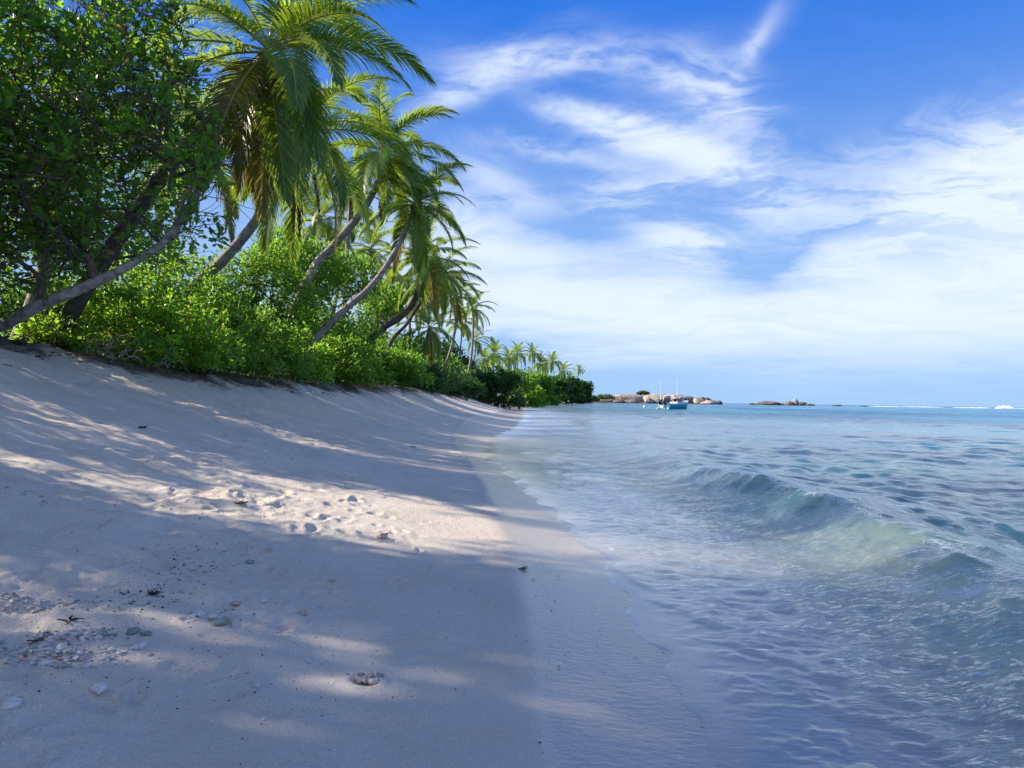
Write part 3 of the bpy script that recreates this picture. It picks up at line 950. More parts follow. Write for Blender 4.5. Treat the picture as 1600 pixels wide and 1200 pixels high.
def skeleton(root, tips, seed, seglen=.35, bias=.35, wob=.06):
    """grow branches from root to every tip, each joining the nearest part already grown"""
    R = rng(seed)
    nodes = [np.array(q_, float) for q_ in root]
    par = [-1] + list(range(len(root) - 1))
    dist0 = [0.0]
    for i in range(1, len(nodes)): dist0.append(dist0[-1] + np.linalg.norm(nodes[i] - nodes[i - 1]))
    order = np.argsort(np.linalg.norm(tips - nodes[-1], axis=1))
    A = np.zeros((60000, 3)); D0 = np.zeros(60000)
    A[:len(nodes)] = nodes; D0[:len(nodes)] = dist0
    cnt = len(nodes)
    first = max(1, len(root) // 3)
    chains = []
    for k in order:
        tpt = tips[k]
        d = np.linalg.norm(A[first:cnt] - tpt, axis=1) + bias * D0[first:cnt] * .3
        j = int(np.argmin(d)) + first
        ln = np.linalg.norm(tpt - A[j])
        ns = max(1, int(ln / seglen))
        prev = j
        start = A[j].copy()
        sag = R.normal(0, wob * ln, 3)
        ch = [j]
        for s_ in range(1, ns + 1):
            u = s_ / ns
            q_ = start + (tpt - start) * u + sag * math.sin(math.pi * u) + R.normal(0, .025, 3) * (u < 1)
            if cnt >= 59999: break
            A[cnt] = q_; D0[cnt] = D0[prev] + np.linalg.norm(q_ - A[prev]); par.append(prev)
            prev = cnt
            ch.append(cnt)
            cnt += 1
        chains.append(ch)
    load = np.ones(cnt) * .02
    ends = np.array([c[-1] for c in chains])
    load[ends] += 1
    for i in range(cnt - 1, 0, -1):
        if par[i] >= 0: load[par[i]] += load[i]
    return A[:cnt], par, load, chains


def in_blobs(blobs, n_, seed, shell=.55):
    """points inside ellipsoids, favouring their outer shell"""
    R = rng(seed)
    vol = np.array([b[1][0] * b[1][1] * b[1][2] for b in blobs]) ** .75
    k = R.choice(len(blobs), n_, p=vol / vol.sum())
    d = R.normal(size=(n_, 3)); d /= np.linalg.norm(d, axis=1, keepdims=True)
    r = (shell + (1 - shell) * R.random(n_)) ** 1.0
    r = np.where(R.random(n_) < .3, R.random(n_) ** .5, r)
    C = np.array([b[0] for b in blobs])[k]; Rd = np.array([b[1] for b in blobs])[k]
    return C + d * r[:, None] * Rd


def leafy(name, label, cat, root, blobs, ntips, nleaf, lsize, seed, leafm='leaf_tree', trunkr=.12, twig=.006, group=None, spread=.16, shell=.5, shape=.55, bark='bark', extra_twigs=0, parts=('trunk', 'branches', 'crown'), zmin=None, cut=None, wob=.06):
    R = rng(seed)
    tips = in_blobs(blobs, ntips, seed + 1, shell)
    if zmin is not None:
        zz_ = land_z(tips[:, 0], tips[:, 1]) + zmin
        tips[:, 2] = np.maximum(tips[:, 2], zz_ + R.random(ntips) * .15)
    if cut is not None:
        tips = tips[cut(tips)]
    A, par, load, chains = skeleton(root, tips, seed + 2, wob=wob)
    base = np.array(root[0], float)
    t = tag(empty(name, base), label, cat, group)
    nroot = len(root)
    rr = resample(np.array(root), max(8, nroot * 5))
    mx_ = load[0]
    rt = np.interp(np.linspace(0, 1, len(rr)), np.linspace(0, 1, nroot), np.maximum(trunkr * (load[:nroot] / mx_) ** .42, trunkr * .45))
    V, Q = tube(rr - base, rt * (1 + .06 * R.normal(size=len(rr))), 9)
    MB().add(V, Q).build(parts[0], M[bark], t, True)
    b = MB()
    for ch in chains:
        if len(ch) < 2: continue
        r_ = np.maximum(twig, trunkr * (load[ch] / mx_) ** .5)
        r_[0] = min(r_[0], r_[1] * 1.25)
        sides = 6 if r_.max() > .02 else 3
        V, Q = tube(A[ch] - base, r_, sides)
        b.add(V, Q)
    for k in range(extra_twigs):                    # bare tangled twigs inside
        q_ = A[R.integers(nroot, len(A))]
        d = R.normal(size=3); d[2] *= .5
        p_ = [q_ - base]
        for s_ in range(6):
            d = d + R.normal(size=3) * .45
            p_.append(p_[-1] + d / np.linalg.norm(d) * R.uniform(.12, .26))
        V, Q = tube(np.array(p_), np.linspace(twig * 1.3, twig * .5, 7), 3)
        b.add(V, Q)
    if b.n: b.build(parts[1], M['twig'], t, True)
    ends = A[[c[-1] for c in chains]]
    prev = A[[c[-2] if len(c) > 1 else c[-1] for c in chains]]
    # leaves also on the last stretch of each twig
    mids = (ends * .45 + prev * .55)
    C = np.concatenate([ends, mids[::2]])
    U = np.concatenate([ends - prev, (ends - prev)[::2]])
    U = U / (np.linalg.norm(U, axis=1, keepdims=True) + 1e-6) + np.array([.0, 0, .5])
    V, Q, T = leaf_cloud(C - base, U, nleaf, lsize, seed + 3, spread, shape)
    b = MB()
    b.add(V, Q)
    b.f.append(T); b.mi.append(np.zeros(len(T), int))
    b.build(parts[2], M[leafm], t)
    return t


def PB(px, py, Y, rx, rz, ry=None):
    """ellipsoid whose centre is seen at px, py; radii in metres"""
    return (P(px, py, Y), (rx, ry if ry else rx, rz))


def depth_on_bank(px, off):
    """distance at which a line of sight crosses the vegetation line, set off metres inland"""
    Ys = np.linspace(9, 420, 4000)
    X = P(px, 600, 1.0)[0] * Ys
    return float(Ys[np.where(X < veg_x(Ys) - off)[0][0]])


def thin(tips):
    R = rng(5)
    px = 800 + tips[:, 0] / tips[:, 1] * F
    py = 626 - (tips[:, 2] - 1.5) / tips[:, 1] * F
    low = (px > 150) & (py > 260)
    return R.random(len(tips)) < np.where(low, .33, .74)


# the big overhanging tree at the left edge: pale trunk comes in low from the left
rt = [np.array([-13.0, 10.8, 2.3])] + [P(-60, 520, 12.2), P(60, 478, 12.2), P(150, 440, 12.3), P(205, 412, 12.4), P(262, 372, 12.6), P(310, 300, 12.8)]
rt[0][2] = float(land_z(rt[0][0], rt[0][1])) - .2
leafy('beach_hibiscus', 'big overhanging leafy tree at the left edge, pale trunk leaning low over the sand', 'tree', rt,
      [PB(60, 130, 12.7, 1.8, 1.5, 1.7), PB(190, 110, 13, 1.4, 1.2, 1.6), PB(250, 190, 12.7, 1.1, 1.1, 1.5), PB(60, 260, 12.3, 1.7, 1.4, 1.6), PB(170, 290, 12.5, 1.4, 1.1, 1.5),
       PB(40, 390, 12.2, 1.3, .85, 1.3), PB(300, 300, 12.2, .65, .75, .9), PB(160, 380, 12.7, 1.3, .5, 1.3), PB(-90, 250, 12, 1.6, 2.3, 1.5), PB(325, 250, 12.7, .5, .4, .6), PB(290, 375, 12.6, .8, .3, .9), PB(110, 30, 13, 2.3, 1.2, 1.7)],
      1500, 6, .19, 500, 'leaf_tree', trunkr=.105, extra_twigs=1500, spread=.22, twig=.009, cut=thin)
# its neighbours along the same bank, outside the frame on the left: they throw the shade on the near sand
G9 = 'leafy trees along the bank beside the camera'
for k, (cy, ry, top, lb) in enumerate([(5.7, 1.5, 9.5, 'leafy tree on the bank left of the view, next to the overhanging one'), (2.85, 2.0, 10, 'leafy tree on the bank level with the camera'), (-3.6, 2.8, 10, 'leafy tree on the bank behind the camera'), (10.7, .95, 9.0, 'narrow leafy tree squeezed in beside the overhanging one'), (12.9, 1.7, 9.6, 'leafy tree hidden inland behind the overhanging one')]):
    ox = -2.0 if cy > 12 else 0.0
    g0 = np.array([-12.0 + ox, cy, float(land_z(-12, cy)) - .2])
    c = np.array([-10.8 + ox, cy, 6.0])
    leafy('beach_hibiscus', lb, 'tree', [g0, g0 * .6 + c * .4, c],
          [((-10.5 + ox, cy, 4.6), (1.8, ry, 1.7)), ((-10.8 + ox, cy + .5, 6.8), (2.0, ry, 1.7)), ((-10.6 + ox, cy + .4, 8.6), (1.8, ry * .95, top - 8.4)), ((-9.4 + ox, cy, 5.8), (1.5, ry * .9, 1.5)), ((-10.6 + ox, cy + (-1.2 if cy > 5 else .6), 7.6), (1.8, ry * .8, 1.8)), ((-10.1 + ox, cy, 3.2), (1.2, ry, 1.1))][:2 if cy > 12 else 9],
          1000 if cy < 7 and cy > 0 else 560, 9, .2, 570 + 9 * k, 'leaf_tree', trunkr=.2, spread=.3, twig=.012, group=G9, shell=.3)
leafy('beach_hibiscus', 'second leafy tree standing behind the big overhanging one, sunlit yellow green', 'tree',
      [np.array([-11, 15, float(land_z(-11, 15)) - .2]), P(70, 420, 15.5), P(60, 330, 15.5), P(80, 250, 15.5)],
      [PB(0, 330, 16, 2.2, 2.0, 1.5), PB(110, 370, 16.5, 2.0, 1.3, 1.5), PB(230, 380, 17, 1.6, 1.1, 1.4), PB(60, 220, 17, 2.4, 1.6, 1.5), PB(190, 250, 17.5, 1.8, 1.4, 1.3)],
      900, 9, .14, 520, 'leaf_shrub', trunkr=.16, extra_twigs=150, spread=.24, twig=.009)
G2 = 'leafy trees behind the shrubs'
MIDT = [('rounded leafy tree between the pink trunked palm and the tall palms', 400, 450, 21, [(370, 440, 1.3, .9), (430, 420, 1.2, .8), (340, 480, 1.2, .8), (460, 480, 1.0, 1.0)], 'leaf_tree', 700),
        ('leafy tree filling the space between the pink palm trunk and the long curved one', 465, 450, 24, [(455, 400, 1.2, 1.0), (490, 430, 1.1, 1.1), (430, 400, .9, .9), (470, 480, 1.2, 1.0)], 'leaf_tree', 620),
        ('darker leafy tree under the bright upright palm', 520, 480, 26, [(500, 420, 1.1, 1.1), (550, 440, 1.2, 1.1), (490, 510, 1.2, .9), (560, 520, .9, .8)], 'leaf_tree', 620),
        ('small rounded leafy tree right of the long curved palm trunk', 610, 530, 33, [(598, 478, 1.4, 1.1), (575, 530, 1.1, 1.0), (630, 545, 1.3, .8)], 'leaf_tree', 560),
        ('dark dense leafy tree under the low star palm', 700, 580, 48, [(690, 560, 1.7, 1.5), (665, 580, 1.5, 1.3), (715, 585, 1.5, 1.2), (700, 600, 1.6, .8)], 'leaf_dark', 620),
        ('leafy thicket tree low behind the overhanging tree trunk', 190, 480, 16, [(130, 480, 1.1, .8), (210, 450, 1.1, .8), (270, 440, 1.0, .7), (60, 500, .9, .6)], 'leaf_shrub', 560)]
for i, (lb, bx, by, Y, bl, lm, nt) in enumerate(MIDT):
    Y0 = Y; Y = depth_on_bank(bx, 3.0)
    bl = [(x, y, rx * Y / Y0, rz * Y / Y0) for (x, y, rx, rz) in bl]
    c = P(bx, by, Y + .6)
    g0 = np.array([c[0] - .3, c[1], float(land_z(c[0], c[1])) - .2])
    leafy('leafy_tree', lb, 'tree', [g0, (g0 * .5 + c * .5), c], [PB(x, y, Y + .6, rx, rz) for (x, y, rx, rz) in bl], nt, 9, .135 + .004 * max(0, Y - 20), 540 + i * 11, lm,
          trunkr=.11, twig=.008, group=G2, spread=.2 + .004 * Y, extra_twigs=60)

# shrubs along the top of the beach
g0 = np.array([-10.7, 8.4, float(land_z(-10.7, 8.4)) - .1])
leafy('shrub', 'low shrub on the bank left of the view between two leafy trees', 'shrub', [g0, g0 + [0, 0, .4], g0 + [0, 0, .9]], [(g0 + [0.2, 0, 1.0], (1.2, 1.5, .95))], 260, 10, .13, 715, 'leaf_shrub', trunkr=.05, parts=('stem', 'twigs', 'foliage'))
G3 = 'green shrubs along the edge of the sand'
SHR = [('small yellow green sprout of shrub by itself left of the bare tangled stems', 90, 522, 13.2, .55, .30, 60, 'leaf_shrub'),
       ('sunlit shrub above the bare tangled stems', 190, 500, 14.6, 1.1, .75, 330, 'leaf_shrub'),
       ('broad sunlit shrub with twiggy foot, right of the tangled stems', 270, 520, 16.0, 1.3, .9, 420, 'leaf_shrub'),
       ('tall leafy shrub under the pink trunked palm', 340, 520, 18.0, 1.5, 1.15, 460, 'leaf_tree'),
       ('rounded deep green shrub between two brighter shrubs', 405, 535, 20.5, 1.3, 1.1, 400, 'leaf_tree'),
       ('low bright shrub at the foot of the long curved palm trunk', 462, 568, 22.5, 1.0, .6, 260, 'leaf_shrub'),
       ('glossy green shrub directly right of the curved palm trunk foot', 520, 560, 25.5, 1.3, .85, 360, 'leaf_tree'),
       ('low bright shrub with drooping edge on the sand', 560, 578, 28.5, 1.1, .6, 260, 'leaf_tree'),
       ('smooth rounded mid green shrub ending the near hedge', 612, 575, 33, 1.6, .95, 420, 'leaf_tree'),
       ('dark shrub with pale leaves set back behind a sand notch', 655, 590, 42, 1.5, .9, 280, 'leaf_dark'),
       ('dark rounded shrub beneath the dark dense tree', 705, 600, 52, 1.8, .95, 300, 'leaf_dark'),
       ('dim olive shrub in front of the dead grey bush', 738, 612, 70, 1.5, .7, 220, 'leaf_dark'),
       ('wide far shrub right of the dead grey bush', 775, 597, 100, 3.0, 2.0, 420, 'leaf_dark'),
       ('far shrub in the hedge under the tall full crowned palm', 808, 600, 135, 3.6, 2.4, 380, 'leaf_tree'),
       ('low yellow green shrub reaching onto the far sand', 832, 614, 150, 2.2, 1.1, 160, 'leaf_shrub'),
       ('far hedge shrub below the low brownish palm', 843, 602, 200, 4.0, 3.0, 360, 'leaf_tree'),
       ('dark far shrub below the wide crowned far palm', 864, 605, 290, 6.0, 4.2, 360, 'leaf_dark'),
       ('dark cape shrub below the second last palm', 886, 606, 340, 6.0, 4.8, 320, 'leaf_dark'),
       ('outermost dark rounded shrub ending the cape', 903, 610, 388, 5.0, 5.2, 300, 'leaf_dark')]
for i, (lb, px_, py_, Y, rx, rz, nt, lm) in enumerate(SHR):
    if Y < 80:
        Y0 = Y; Y = depth_on_bank(px_, .7); rx, rz = rx * Y / Y0, rz * Y / Y0
    c = P(px_, py_, Y)
    zg = float(land_z(c[0], c[1]))
    c[2] = max(c[2], zg + rz * .6)
    R = rng(700 + i)
    bl = [(c, (rx, rx, rz))]
    for k in range(4):
        bl.append((c + np.array([R.uniform(-1, 1) * rx, R.uniform(-.6, .8) * rx, R.uniform(-.5, .45) * rz]), (rx * .6, rx * .6, rz * .6)))
    for k in range(5):                              # skirts that hang down to the sand
        bl.append((np.array([c[0] + (k - 2) * .5 * rx, c[1] - .45 * rx, zg + .32 * rz]), (rx * .5, rx * .5, rz * .36)))
    g0 = np.array([c[0] - .2, c[1] + .2, zg - .1])
    fs = 1 + max(0, Y - 22) * .028
    leafy('shrub', lb, 'shrub', [g0, g0 * .5 + c * .5, c], bl, int(nt * 1.25), 8, .148 * fs, 720 + i * 7, lm, trunkr=.05 * fs, twig=.006 * fs ** .5, group=G3,
          spread=.15 * fs, parts=('stem', 'twigs', 'foliage'), zmin=.12, extra_twigs=80 if Y < 30 else 10, shell=.6)


# bare twiggy things
def bare(name, label, cat, base, blobs, n_, seed, m, r0, twig, group=None, wob=.25, extra=0):
    tips = in_blobs(blobs, n_, seed, .3)
    base = np.array(base, float)
    A, par, load, chains = skeleton([base, base + np.array([0, 0, .15])], tips, seed + 1, seglen=.2, wob=wob)
    b = MB()
    R = rng(seed)
    for ch in chains:
        r_ = np.maximum(twig, r0 * (load[ch] / load[0]) ** .5)
        pth = resample(A[ch], max(3, len(ch) * 2)) if len(ch) > 1 else A[ch]
        V, Q = tube(pth - base, np.interp(np.linspace(0, 1, len(pth)), np.linspace(0, 1, len(r_)), r_), 5)
        b.add(V, Q)
    o = b.build(name, m, None, True)
    o.location = tuple(base)
    return tag(o, label, cat, group)


c = P(737, 575, 98)
bare('dead_bush', 'bleached grey leafless bush between the near grove and the far shrubs', 'dead bush', (c[0], c[1], float(land_z(c[0], c[1])) - .1),
     [(c, (1.5, 1.5, 1.8)), (c + np.array([-.8, 0, -1.2]), (1.5, 1.5, 1.3)), (c + np.array([.2, 0, 1.5]), (1.1, 1.1, 1.2))], 520, 901, M['deadwood'], .12, .018)
for i, (x, y, Y, rx, rz, n_, lb) in enumerate([(175, 528, 13.9, .9, .45, 170, 'tangle of bare brown stems spilling onto the sand under the sunlit shrub'),
                                               (240, 545, 15.0, .9, .36, 130, 'bare twisted stems at the foot of the broad sunlit shrub'),
                                               (330, 575, 18.4, .9, .28, 110, 'dry twig tangle on the bank below the tall leafy shrub'),
                                               (430, 590, 22.0, 1.0, .25, 100, 'dry roots and twigs on the bank below the rounded deep green shrub'),
                                               (545, 598, 28.0, 1.2, .25, 100, 'dry twigs under the drooping bright shrub')]):
    Y = depth_on_bank(x, -.45)
    c = P(x, y, Y)
    zg = gz(c[0], c[1])
    c[2] = zg + rz * .8
    bare('bare_stems', lb, 'dry stems', (c[0] - .3, c[1] + .3, zg - .05), [(c, (rx, rx * .6, rz))], n_, 930 + i, M['twig'] if i > 1 else barkmat('dry_stem_bark', (.16, .12, .09), (.38, .31, .25), 12), .03, .007, group='bare stems along the bank', wob=.3)

# dead leaves and twigs that collect along the foot of the shrubs
R = rng(960)
k_ = 2600
yy = 10.5 + 50 * R.random(k_) ** 1.4
xx_ = veg_x(yy) + .25 + R.normal(0, .38, k_)
Cn = np.array([[x, y, gz(x, y) + .012] for x, y in zip(xx_, yy)])
V, Q, T = leaf_cloud(Cn, np.tile([0., 0, .02], (k_, 1)), 1, .12, 961, .05)
V[:, 2] = np.repeat(Cn[:, 2], 7) + (V[:, 2] - np.repeat(Cn[:, 2], 7)) * .35
b = MB(); b.add(V, Q); b.f.append(T); b.mi.append(np.zeros(len(T), int))
M['leaf_litter'] = leafmat('dead_leaf_litter', (.07, .045, .03), (.22, .15, .08), (.1, .07, .03), .1, rough=.8, spec=.1)
for k in range(420):
    q_ = Cn[k * 6]
    d = R.normal(size=3) * [1, 1, .12]; d /= np.linalg.norm(d)
    V, Q = tube(np.array([q_, q_ + d * .15 + [0, 0, .02], q_ + d * .32]), [.007, .006, .003], 4)
    b.add(V, Q, 1)
tag(b.build('leaf_litter', [M['leaf_litter'], M['twig']]), 'brown leaf litter and twigs along the foot of the shrubs', 'leaf litter', None, 'stuff')


# undergrowth behind the shrub row, so no daylight shows under the trees
G4 = 'undergrowth bushes behind the shrub row'
UND = [(40, 505, 16.5, 1.5, 1.0, 'undergrowth bush seen under the pale leaning trunk'), (150, 505, 18.0, 1.6, 1.1, 'undergrowth bush behind the sunlit shrub'),
       (235, 490, 20, 1.8, 1.3, 'undergrowth bush behind the broad sunlit shrub'), (310, 490, 22.5, 1.9, 1.4, 'undergrowth bush behind the tall leafy shrub'),
       (380, 500, 26, 2.0, 1.5, 'undergrowth bush behind the rounded deep green shrub'), (450, 510, 30, 2.2, 1.5, 'undergrowth bush left of the long curved palm trunk'),
       (520, 530, 35, 2.3, 1.5, 'undergrowth bush in the gloom right of the long curved palm trunk'), (580, 545, 41, 2.5, 1.6, 'undergrowth bush behind the hedge end'),
       (640, 565, 52, 3.0, 1.8, 'undergrowth bush behind the slim dark palm'), (680, 575, 66, 3.4, 2.0, 'undergrowth bush behind the dark dense tree'),
       (720, 580, 84, 3.4, 2.4, 'undergrowth bush behind the end palm of the grove'), (750, 590, 112, 4, 2.6, 'undergrowth bush behind the dead grey bush')]
for i, (x, y, Y, rx, rz, lb) in enumerate(UND):
    Y0 = Y; Y = depth_on_bank(x, 4.0); rx, rz = rx * Y / Y0, rz * Y / Y0
    c = P(x, y, Y)
    zg = float(land_z(c[0], c[1]))
    c[2] = max(zg + rz * .7, min(c[2], zg + rz))
    R = rng(1300 + i)
    bl = [(c, (rx, rx * .7, rz))] + [(c + np.array([R.uniform(-1, 1) * rx, 0, R.uniform(-.6, .3) * rz]), (rx * .7, rx * .5, rz * .7)) for k in range(3)]
    g0 = np.array([c[0], c[1], zg - .1])
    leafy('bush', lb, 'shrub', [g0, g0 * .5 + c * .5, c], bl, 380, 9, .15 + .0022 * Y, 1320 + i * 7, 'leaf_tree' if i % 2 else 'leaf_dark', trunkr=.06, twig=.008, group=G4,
          spread=.2 + .004 * Y, parts=('stem', 'twigs', 'foliage'), zmin=.1, shell=.5)


# ---------------------------------------------------------------- boulders out at sea
def rockmat(name, a, b, c):
    m, n = mat(name)
    pos = n.n('ShaderNodeTexCoord').outputs['Object']
    f = n.noise(pos, .35, 6, .62)
    f2 = n.noise(n.n('ShaderNodeMapping', {'Vector': pos, 'Scale': (1.1, 1.1, .3)}).outputs[0], 1.0, 5, .6)
    col = n.mix(n.ramp(f, .35, .65), a, b)
    col = n.mix(n.ramp(f2, .46, .60, 0, .85), col, c)
    ck = n.n('ShaderNodeTexVoronoi', {'Vector': pos, 'Scale': .16}, feature='DISTANCE_TO_EDGE').outputs['Distance']
    col = n.mix(n.ramp(ck, .05, .01, 0, .8), col, c)
    z = n.n('ShaderNodeSeparateXYZ', {0: n.n('ShaderNodeNewGeometry').outputs['Position']}).outputs[2]
    tide = n.ramp(n.m('ADD', z, n.m('MULTIPLY', f, .8)), .9, 1.6)
    col = n.mix(tide, (.05, .042, .04), col)
    out(n, bsdf(n, color=col, rough=.85, normal=bump(n, f, 1.0, .5)))
    return m


M['granite'] = rockmat('pale_granite', (.36, .29, .24), (.50, .42, .35), (.12, .10, .09))
M['granite_dark'] = rockmat('dark_granite', (.13, .10, .095), (.26, .20, .185), (.06, .05, .05))


def ico(sub):
    import bmesh
    bm = bmesh.new()
    bmesh.ops.create_icosphere(bm, subdivisions=sub, radius=1)
    V = np.array([v.co[:] for v in bm.verts]); T = np.array([[v.index for v in f.verts] for f in bm.faces])
    bm.free()
    return V, T


ICO = {k: ico(k) for k in (1, 2, 3, 4, 5)}


def rock_shape(rx, ry, rz, seed, sub=4, cuts=7, rough=.10, flat=1.0):
    R = rng(seed)
    V, T = ICO[sub]
    V = V.copy()
    for k in range(cuts):                           # broken flat faces
        d = R.normal(size=3); d /= np.linalg.norm(d)
        h = R.uniform(.62, .92)
        o = V @ d
        V = V - np.where(o > h, (o - h) * .85, 0)[:, None] * d
    for k, f in enumerate((1.4, 3.1, 6.5)):
        w = R.normal(size=(3, 3)) * f
        V = V * (1 + rough / (k + 1) * (np.sin(V @ w[0] + k) * np.sin(V @ w[1] + 2) + .4 * np.sin(V @ w[2]))[:, None])
    if flat != 1: V[:, 2] = np.sign(V[:, 2]) * np.abs(V[:, 2]) ** flat
    V = V * [rx, ry, rz]
    return V, T


def boulder(x0, x1, ytop, Y, label, seed, dark=False, group=None, name='boulder', hfac=1.0):
    """spans photograph columns x0..x1 and reaches up to row ytop; sits in the water"""
    a, b_ = P(x0, 630, Y), P(x1, 630, Y)
    top = P((x0 + x1) / 2, ytop, Y)[2]
    rx = (b_[0] - a[0]) / 2 * 1.06
    V, T = rock_shape(rx * 1.08, rx * .8, top * .97, seed, 5, 12 if rx > 6 else 8, .05, .55 if rx > 6 else .8)
    V[:, 2] = np.maximum(V[:, 2], -.9)
    b = MB().add(V, T)
    o = b.build(name, M['granite_dark' if dark else 'granite'], None, True)
    o.location = ((a[0] + b_[0]) / 2, Y, 0)
    o.rotation_euler = (0, 0, 0)
    return tag(o, label, 'boulder', group)


G5, G6 = 'boulders of the rocky headland behind the boat', 'boulders of the low islet on the horizon'
HY = 560
ROCKS = [(955, 1012, 614.8, HY + 14, 'long smooth pale whaleback rock left of the boat', 0), (1005, 1052, 615.2, HY + 10, 'pale domed boulder directly behind the boat engines', 0),
         (930, 962, 621.5, HY + 2, 'low dark rock under the grassy slope by the cape', 1), (957, 978, 623.5, HY - 4, 'small brown rock at the foot of the long whaleback', 1),
         (976, 1000, 624.0, HY - 3, 'broad low brown rock between whaleback and cracked boulder', 1), (1006, 1020, 620.5, HY - 6, 'rounded boulder ringed by a dark crack, left of the engines', 0),
         (1019, 1042, 623.0, HY - 4, 'low rubble boulder at the waterline behind the engines', 1), (1046, 1072, 616.5, HY + 4, 'pinkish boulder hidden behind the boat cabin', 0),
         (1066, 1086, 615.0, HY + 6, 'angular dark topped boulder just right of the boat bow', 1), (1083, 1104, 617.8, HY + 3, 'pale split boulder, second right of the bow', 0),
         (1096, 1113, 620.8, HY + 8, 'dark narrow boulder leaning behind the split one', 1), (1096, 1122, 624.3, HY - 5, 'wide sloping grey slab at the right end of the headland', 0),
         (1116, 1128, 624.8, HY, 'last small dark boulder ending the headland', 1)]
for i, (x0, x1, yt, Y, lb, dk) in enumerate(ROCKS):
    boulder(x0, x1, yt, Y, lb, 1500 + i, dk, G5)
IS = [(1171, 1179, 629.3, 'tiny rock just left of the rounded slab islet', 1), (1177, 1216, 626.4, 'long rounded slab of the islet on the horizon', 1), (1213, 1229, 629.0, 'small pinkish rock between slab and jagged peak', 0),
      (1227, 1243, 626.4, 'blocky rock left of the jagged peak', 1), (1238, 1248, 623.6, 'jagged peak rock, highest of the islet', 0), (1246, 1262, 628.0, 'low greenish rock right of the jagged peak', 1),
      (1258, 1272, 630.6, 'last low rock ending the islet', 1), (1301, 1316, 632.6, 'flat brown reef rock awash right of the islet', 1), (1344, 1355, 633.3, 'small reef rock at the left end of the surf', 1)]
for i, (x0, x1, yt, lb, dk) in enumerate(IS):
    boulder(x0, x1, yt, 600 + (i % 3) * 3, lb, 1550 + i, dk, G6)

# green cover on the headland
M['grass'] = leafmat('headland_grass', (.10, .15, .03), (.20, .26, .05), (.2, .3, .05), .2, spec=.1, rough=.8)
for i, (px_, py_, Y, rx, rz, lb, lm) in enumerate([(926, 624, 545, 4.5, 2.6, 'dark low bush on the neck of land between cape and headland', 'leaf_dark'),
                                                  (946, 620, 562, 7.0, 2.2, 'yellow green grassy scrub on top of the headland slope', 'grass'),
                                                  (1005, 614, 580, 4.2, 1.3, 'small green bush on top of the whaleback rocks', 'grass')]):
    c = P(px_, py_, Y)
    c[2] = max(c[2], 1.2)
    g0 = np.array([c[0], c[1], c[2] - rz])
    leafy('shrub', lb, 'shrub', [g0, g0 * .5 + c * .5, c], [(c, (rx, rx * .5, rz)), (c + np.array([rx * .7, 0, -.3 * rz]), (rx * .6, rx * .5, rz * .6)), (c + np.array([-rx * .7, 0, -.3 * rz]), (rx * .6, rx * .5, rz * .7))],
          260, 8, .75, 1600 + i * 5, lm, trunkr=.12, twig=.03, parts=('stem', 'twigs', 'foliage'), spread=.7)
# the spit of sand and rock the headland stands on
Xs, Ys_ = np.meshgrid(np.linspace(20, 190, 90), np.linspace(420, 610, 60))
zc_ = 1.6 * np.exp(-((Ys_ - 566) / 16) ** 2) * sstep(Xs, 55, 75) * sstep(Xs, 168, 140) + 1.3 * np.exp(-((Ys_ - (430 + (Xs - 30) * 2.6)) / 14) ** 2) * sstep(Xs, 22, 34) * sstep(Xs, 90, 66)
tag(grid_mesh('headland_ground', Xs, Ys_, zc_ - .5 + .4 * fbm(Xs * .3, Ys_ * .3, 7, 3), M['granite_dark'], {}), kind='structure')

# ---------------------------------------------------------------- breakers on the outer reef
M['foam'] = plain('white_surf_foam', (.85, .88, .9), .9, .06, 2)


def surf(x0, x1, Y, h, label, seed):
    a, b_ = P(x0, 636, Y)[0], P(x1, 636, Y)[0]
    nx = 90
    X, Yy = np.meshgrid(np.linspace(a, b_, nx), np.linspace(Y - 4, Y + 4, 12))
    u = np.linspace(-1, 1, nx)[None]
    v = np.linspace(-1, 1, 12)[:, None]
    Z = h * (1 - u ** 4) * (1 - v ** 2) * (.55 + .9 * np.clip(fbm(X * .35, Yy * .3, seed, 4) + .4, 0, 1)) - .06
    o = grid_mesh('breaking_surf', X, Yy, Z, M['foam'], {})
    return tag(o, label, 'surf', 'white surf on the outer reef', 'stuff')


surf(1355, 1412, 690, .4, 'thin white surf line right of the reef rock', 1)
surf(1405, 1475, 720, .4, 'long thin white surf line on the outer reef', 2)
surf(1488, 1552, 700, .5, 'white surf line left of the highest breaker', 3)
surf(1557, 1584, 690, 2.6, 'highest white breaker near the right edge of the horizon', 4)
surf(1582, 1640, 700, .4, 'low white surf right of the highest breaker', 5)

# ---------------------------------------------------------------- the boat
M['teal'] = plain('teal_hull_paint', (.03, .36, .50), .35, .12, 3)
M['teal_dark'] = plain('dark_teal_stripe', (.01, .16, .28), .4, .1, 3)
M['bwhite'] = plain('white_gelcoat', (.80, .82, .82), .35, .05, 3)
M['canvas'] = plain('faded_pink_canvas', (.62, .30, .26), .85, .15, 5)
M['engine'] = plain('black_engine_cowl', (.02, .025, .035), .3, .2, 5)
M['engine_leg'] = plain('grey_engine_leg', (.30, .31, .32), .45, .1, 5)
M['glass'] = plain('dark_windscreen', (.05, .08, .10), .1, .1, 2)
M['wood'] = plain('brown_trim', (.20, .11, .06), .6, .2, 9)
M['navy'] = plain('navy_cushion', (.04, .06, .14), .8, .2, 9)

BY = 146.0
bo = P(1056, 640, BY)
boat = tag(empty('motor_boat', (bo[0], bo[1], -.02), math.radians(42)), 'teal and white motor boat with pink canopy moored off the beach', 'boat')
boat.scale = (1.32, 1.32, 1.32)
